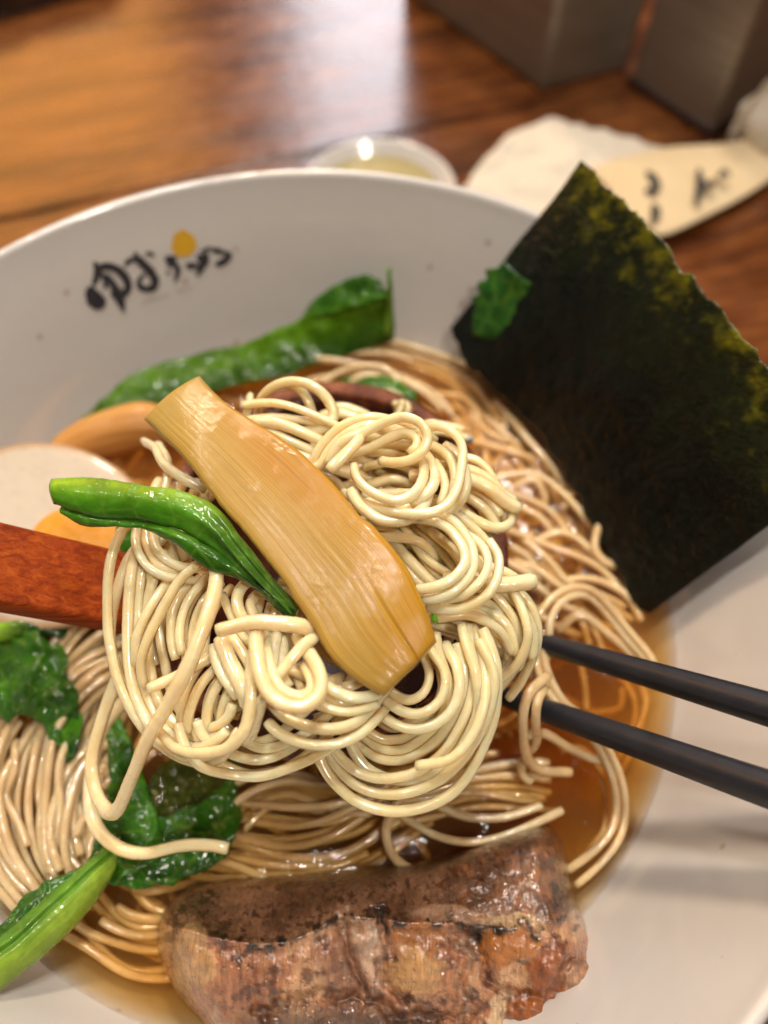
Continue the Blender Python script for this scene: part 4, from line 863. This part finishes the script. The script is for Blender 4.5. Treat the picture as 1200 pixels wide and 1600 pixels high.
# ------------------------------------------------------------------ pork
def coons(L, Rr, Bk, Fr, nu, nv):
    l = crom(L, nv+1); r = crom(Rr, nv+1); b = crom(Bk, nu+1); f = crom(Fr, nu+1); G_ = np.zeros((nv+1, nu+1, 2))
    for j in range(nv+1):
        v = j/nv
        for i in range(nu+1):
            u = i/nu
            G_[j, i] = (1-u)*l[j]+u*r[j]+(1-v)*b[i]+v*f[i]-((1-u)*(1-v)*b[0]+u*(1-v)*b[-1]+(1-u)*v*f[0]+u*v*f[-1])
    return G_
nu, nv = 240, 150
Gd = coons([(298, 1385), (262, 1412), (246, 1455), (252, 1505), (278, 1555), (322, 1605), (380, 1690)], [(856, 1284), (880, 1320), (900, 1400), (928, 1470), (948, 1520), (950, 1560), (925, 1690)],
           [(298, 1385), (360, 1374), (450, 1366), (600, 1352), (700, 1335), (780, 1308), (852, 1284)], [(380, 1690), (500, 1700), (650, 1705), (780, 1700), (905, 1690)], nu, nv)
ridge = lambda x: float(np.interp(x, [240, 290, 340, 400, 450, 500, 530, 600, 640, 700, 740, 800, 860, 900], [1440, 1452, 1466, 1476, 1472, 1450, 1430, 1436, 1442, 1442, 1448, 1450, 1440, 1420]))
def seg(x, y, x1, y1, x2, y2):
    dx, dy = x2-x1, y2-y1; t = max(0, min(1, ((x-x1)*dx+(y-y1)*dy)/(dx*dx+dy*dy))); return math.hypot(x-x1-t*dx, y-y1-t*dy)
grooves = [[(598, 1430), (592, 1480), (612, 1530), (640, 1560)], [(722, 1450), (735, 1500), (728, 1545), (715, 1600), (700, 1700)], [(745, 1470), (765, 1515), (790, 1545), (800, 1600), (780, 1700)],
           [(535, 1430), (545, 1490), (560, 1545)], [(800, 1560), (850, 1560), (895, 1510), (908, 1480)], [(400, 1580), (470, 1560), (560, 1560), (640, 1590), (710, 1590)]]
def dmin(x, y, pl_): return min(seg(x, y, *pl_[i], *pl_[i+1]) for i in range(len(pl_)-1))
V = []; Cc = []
for j in range(nv+1):
    for i in range(nu+1):
        u, v = i/nu, j/nv; x, y = Gd[j, i]; rg = ridge(x); wx = x+22*nz(x, y, 0, 0.02)+9*nz(x, y, 2, 0.07); wy = y+18*nz(x, y, 5, 0.025)+8*nz(x, y, 6, 0.08)
        e = min(u*nu/22.0, (1-u)*nu/20.0, 1.0); eb = min(1.0, v*nv/14.0); ed = (1-(1-min(1, e))**2)**0.5; eb = (1-(1-eb)**2)**0.5
        back = 0.15+1.05*ss(480, 860, x)
        t = (y-1300)/(rg-1300) if y < rg else 1
        bk_y = float(np.interp(x, [298, 450, 600, 700, 780, 852], [1385, 1366, 1352, 1335, 1308, 1284])); t = max(0, min(1, (y-bk_y)/(rg-bk_y)))
        top = back+(1.75-back)*(t**0.8)
        if y > rg: top = 1.75-0.95*ss(0, 230, y-rg)-0.12*ss(0, 18, y-rg)
        h = -0.45+(top+0.45)*ed*(0.30+0.70*eb)
        gr = sum(math.exp(-(dmin(wx, wy, g)/10.0)**2) for g in grooves) if y > 1415 else 0.0
        h -= 0.19*min(1.2, gr)
        for bx, by, rx, ry, a_ in ((655, 1520, 55, 40, 0.16), (790, 1478, 42, 28, 0.14), (862, 1515, 34, 34, 0.16), (838, 1582, 48, 32, 0.18), (912, 1545, 20, 50, 0.1), (330, 1510, 60, 60, 0.12), (470, 1530, 60, 60, 0.1)):
            h += a_*math.exp(-(((x-bx)/rx)**2+((y-by)/ry)**2)**1.5)
        h += 0.05*fb(x, y, 0, 0.022)+0.022*fb(x, y, 3, 0.08)+0.022*nz(x*0.16, y*0.02, 2)*(1 if y > rg else 0.5)
        V.append(P(x, y, h))
        # albedo
        n1 = fb(x, y, 1, 0.012); n2 = fb(x, y, 8, 0.05); n3 = fb(x, y, 4, 0.12); fibre = nz(x*0.13, y*0.018, 7)+0.5*nz(x*0.3, y*0.03, 2)
        if y < rg:
            c = mix((0.16, 0.080, 0.045), (0.30, 0.165, 0.10), ss(-0.4, 0.5, n1+0.4*n2)); c = mix(c, (0.06, 0.02, 0.010), 0.8*ss(0.16, 0.42, 0.7*n3+0.6*n2))
            c = mix(c, (0.42, 0.18, 0.075), 0.5*ss(600, 800, x)*ss(0.0, 0.5, n2))
        else:
            c = mix((0.46, 0.225, 0.125), (0.27, 0.115, 0.062), ss(-0.5, 0.6, fibre+0.5*n2)); c = mix(c, (0.62, 0.40, 0.24), 0.8*ss(0.0, 0.5, n1+0.5*fibre)); c = mix(c, (0.12, 0.05, 0.03), 0.75*ss(0.12, 0.42, n2+0.3*n3))
            c = mix(c, (0.24, 0.15, 0.11), 0.7*ss(480, 560, x)*ss(600, 520, x))
            c = mix(c, (0.62, 0.47, 0.36), 0.8*math.exp(-((seg(wx, wy, 570, 1445, 590, 1530))/14)**2))
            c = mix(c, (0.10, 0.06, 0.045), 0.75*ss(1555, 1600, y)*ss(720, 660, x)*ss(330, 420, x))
        for bx, by, rx, ry, cc, s_ in ((655, 1470, 50, 30, (0.38, 0.17, 0.06), 0.9), (650, 1515, 45, 36, (0.56, 0.34, 0.16), 0.9), (790, 1480, 46, 30, (0.43, 0.175, 0.04), 0.95), (862, 1518, 36, 36, (0.30, 0.10, 0.025), 0.85),
                                       (838, 1575, 42, 30, (0.34, 0.12, 0.03), 0.85), (300, 1500, 30, 55, (0.55, 0.36, 0.18), 0.7), (800, 1440, 60, 14, (0.60, 0.42, 0.25), 0.8), (780, 1580, 20, 35, (0.68, 0.52, 0.34), 0.8), (900, 1560, 24, 60, (0.50, 0.30, 0.19), 0.6), (700, 1430, 60, 14, (0.50, 0.32, 0.22), 0.6)):
            q = ((wx-bx)/rx)**2+((wy-by)/ry)**2; c = mix(c, cc, s_*ss(1.3, 0.6, q))
        c = mix(c, (0.60, 0.44, 0.32), 0.7*math.exp(-(dmin(wx, wy, grooves[1])/9)**2)*ss(1430, 1470, y)*ss(-0.2, 0.3, n3+0.2))
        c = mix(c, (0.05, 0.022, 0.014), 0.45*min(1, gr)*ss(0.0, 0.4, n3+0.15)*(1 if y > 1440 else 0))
        char = math.exp(-((wy-rg)/7.5)**2)*ss(-0.15, 0.2, n2+n3*0.6)*(1 if 330 < x < 740 or x > 745 else 0.3)
        char = max(char, 1.2*math.exp(-((seg(wx, wy, 742, 1448, 750, 1466))/11)**2), math.exp(-(seg(wx, wy, 750, 1460, 805, 1452)/5)**2), 0.9*math.exp(-(seg(wx, wy, 868, 1385, 878, 1435)/9)**2)*ss(-0.3, 0.2, n3), 0.9*math.exp(-(seg(wx, wy, 832, 1450, 830, 1468)/4)**2),
                   0.9*math.exp(-(seg(wx, wy, 598, 1430, 604, 1460)/7)**2), 0.8*math.exp(-(seg(wx, wy, 455, 1478, 475, 1466)/6)**2))
        c = mix(c, (0.012, 0.006, 0.004), min(0.95, char))
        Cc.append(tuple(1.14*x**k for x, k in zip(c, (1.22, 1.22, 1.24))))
n0 = (nv+1)*(nu+1); V = np.array(V); Vb = V.copy(); Vb[:, 2] = SOUP-0.6
low = (V[:, 2] < SOUP-0.55); Vb[low, 2] = V[low, 2]-0.1
Fc = []
for j in range(nv):
    for i in range(nu): a = j*(nu+1)+i; Fc.append((a, a+nu+1, a+nu+2, a+1))
ring = [i for i in range(nu)]+[j*(nu+1)+nu for j in range(nv)]+[nv*(nu+1)+i for i in range(nu, 0, -1)]+[j*(nu+1) for j in range(nv, 0, -1)]
for k in range(len(ring)):
    r, s = ring[k], ring[(k+1) % len(ring)]; Fc.append((r, s, n0+s, n0+r))
Fc.append(tuple(n0+r for r in reversed(ring)))
V = np.vstack([V, Vb]); Cc = np.array(Cc+Cc)
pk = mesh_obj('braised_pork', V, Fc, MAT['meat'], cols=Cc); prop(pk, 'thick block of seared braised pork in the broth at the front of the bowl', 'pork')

# ------------------------------------------------------------------ things on the table behind
T0 = -SOUP
def TP(px, py, z=0.0): return P(px, py, T0+z)
b1 = empty('dispenser_box', 'tall brushed metal box with a pale label on the table, left of two', 'box', 'metal boxes at the back of the table')
rbox('box_body', (9.4, 28.5), (-6.6, 9.3), (4.6, 1.9), 13, MAT['steel'], b1, 0.35, 0.0)
lab = []
q0 = np.array([9.4, 28.5, 0]); d0 = np.array([-6.6, 9.3, 0]); nrm = np.array([-9.3, -6.6, 0])/np.hypot(9.3, 6.6)
V = []
for k, (s_, z_) in enumerate([(0.12, 4.1), (0.62, 3.9), (0.64, 8.2), (0.10, 8.2)]): V.append(q0+d0*s_+np.array([0, 0, z_])+nrm*0.06)
V += [p-nrm*0.04 for p in V]
mesh_obj('label', V, [(0, 1, 2, 3), (7, 6, 5, 4), (0, 4, 5, 1), (1, 5, 6, 2), (2, 6, 7, 3), (3, 7, 4, 0)], MAT['sleeve'], b1, smooth=False)
b2 = empty('dispenser_box', 'dark metal box beside the crumpled tissue, right of two', 'box', 'metal boxes at the back of the table')
rbox('box_body', (13.7, 29.1), (3.0, -4.0), (9.0, 6.4), 12, MAT['steel'], b2, 0.3, 0.0)
rbox('box_base', (13.55, 29.15), (3.2, -4.3), (9.2, 6.6), 0.5, MAT['darkwood'], b2, 0.1, 0.002)
c0 = TP(165, -14); c1 = TP(-220, 100); tr_ = rbox('wooden_tray', tuple(c0[:2]), tuple((c1-c0)[:2]), (4, 14), 1.5, MAT['darkwood'], None, 0.3); prop(tr_, 'dark wooden tray edge at the far left corner of the table', 'tray')

def crumple(name, A, B, mat, label, cat, amp=0.5, sc_=0.5, nu=50, nv=50, T=0.03, parent=None):
    def dp(u, v, p):
        x = noise.cell(Vector((0, 0, 0))); f = abs(fb(p[0], p[1], 0, sc_, 3))+0.4*abs(fb(p[0], p[1], 9, sc_*2.3, 3)); return amp*f
    o = slab(name, A, B, T, mat, parent, nu, nv, dp, None, lambda u, v: u+0.02*nz(v*8, u*3), 40)
    if label: prop(o, label, cat)
    return o
crumple('napkin', [(722, 300, T0+0.1), (760, 250, T0+0.3), (815, 208, T0+0.5), (862, 186, T0+0.5)], [(900, 380, T0+0.1), (960, 330, T0+0.4), (1010, 270, T0+0.5), (1045, 236, T0+0.4)], MAT['napkin'],
        'white folded paper napkin lying behind the bowl, beneath the seaweed corner', 'napkin', 0.4, 0.35)
crumple('tissue', [(1140, 218, T0+0.3), (1150, 185, T0+1.5), (1165, 150, T0+2.4), (1205, 118, T0+3.4)], [(1210, 245, T0+0.2), (1240, 220, T0+1.3), (1270, 200, T0+1.8), (1300, 170, T0+2)], MAT['napkin'],
        'crumpled pale tissue at right in front of the metal box', 'tissue', 1.2, 0.45)
sl = empty('paper_sleeve', 'cream paper chopstick sleeve with black brush characters beside the napkin', 'paper sleeve')
slA = [(925, 262, T0+1.1), (990, 245, T0+1.2), (1050, 232, T0+1.2), (1130, 220, T0+1.1), (1215, 205, T0+1.0)]
slB = [(975, 330, T0+0.8), (1005, 352, T0+0.8), (1036, 371, T0+0.7), (1120, 330, T0+0.7), (1230, 262, T0+0.7)]
slab('sleeve_body', slA, slB, 0.05, MAT['sleeve'], sl, 30, 60, lambda u, v, p: 0.16*math.sin(v*6), None, None, 40)
def onsleeve(a, b, l):
    return P(a, b, T0+0.95+0.30*(1-(b-240)/110.0)*0.5+0.22+l*0)
for st in ([[(1010, 268, 8), (1022, 280, 14), (1030, 296, 10)], [(1008, 296, 8), (1028, 300, 12)], [(1020, 318, 9), (1026, 332, 14), (1018, 345, 8)]],
           [[(1092, 262, 8), (1094, 290, 12), (1088, 318, 8)], [(1094, 290, 8), (1118, 286, 14)]], [[(1122, 278, 7), (1132, 268, 9), (1140, 276, 6)]]):
    ribbon('painted_character', st, MAT['ink'], sl, onsleeve, n=12)
cup = empty('sauce_dish', 'small white dish holding pale yellow sauce just behind the bowl rim', 'dish')
cc = P(592, 292, T0+1.6)
lathe('dish_body', [(0.001, 0.35), (1.6, 0.4), (2.5, 0.9), (2.95, 1.6), (3.05, 1.66), (3.12, 1.6), (2.7, 0.8), (1.8, 0.25), (1.7, 0.0), (0.001, 0.0)], MAT['ceramic'], cup, 64, cc[:2])
lathe('sauce', [(0.001, 1.2), (2.60, 1.2), (2.55, 1.1), (0.001, 1.0)], MAT['sauce'], cup, 48, cc[:2])
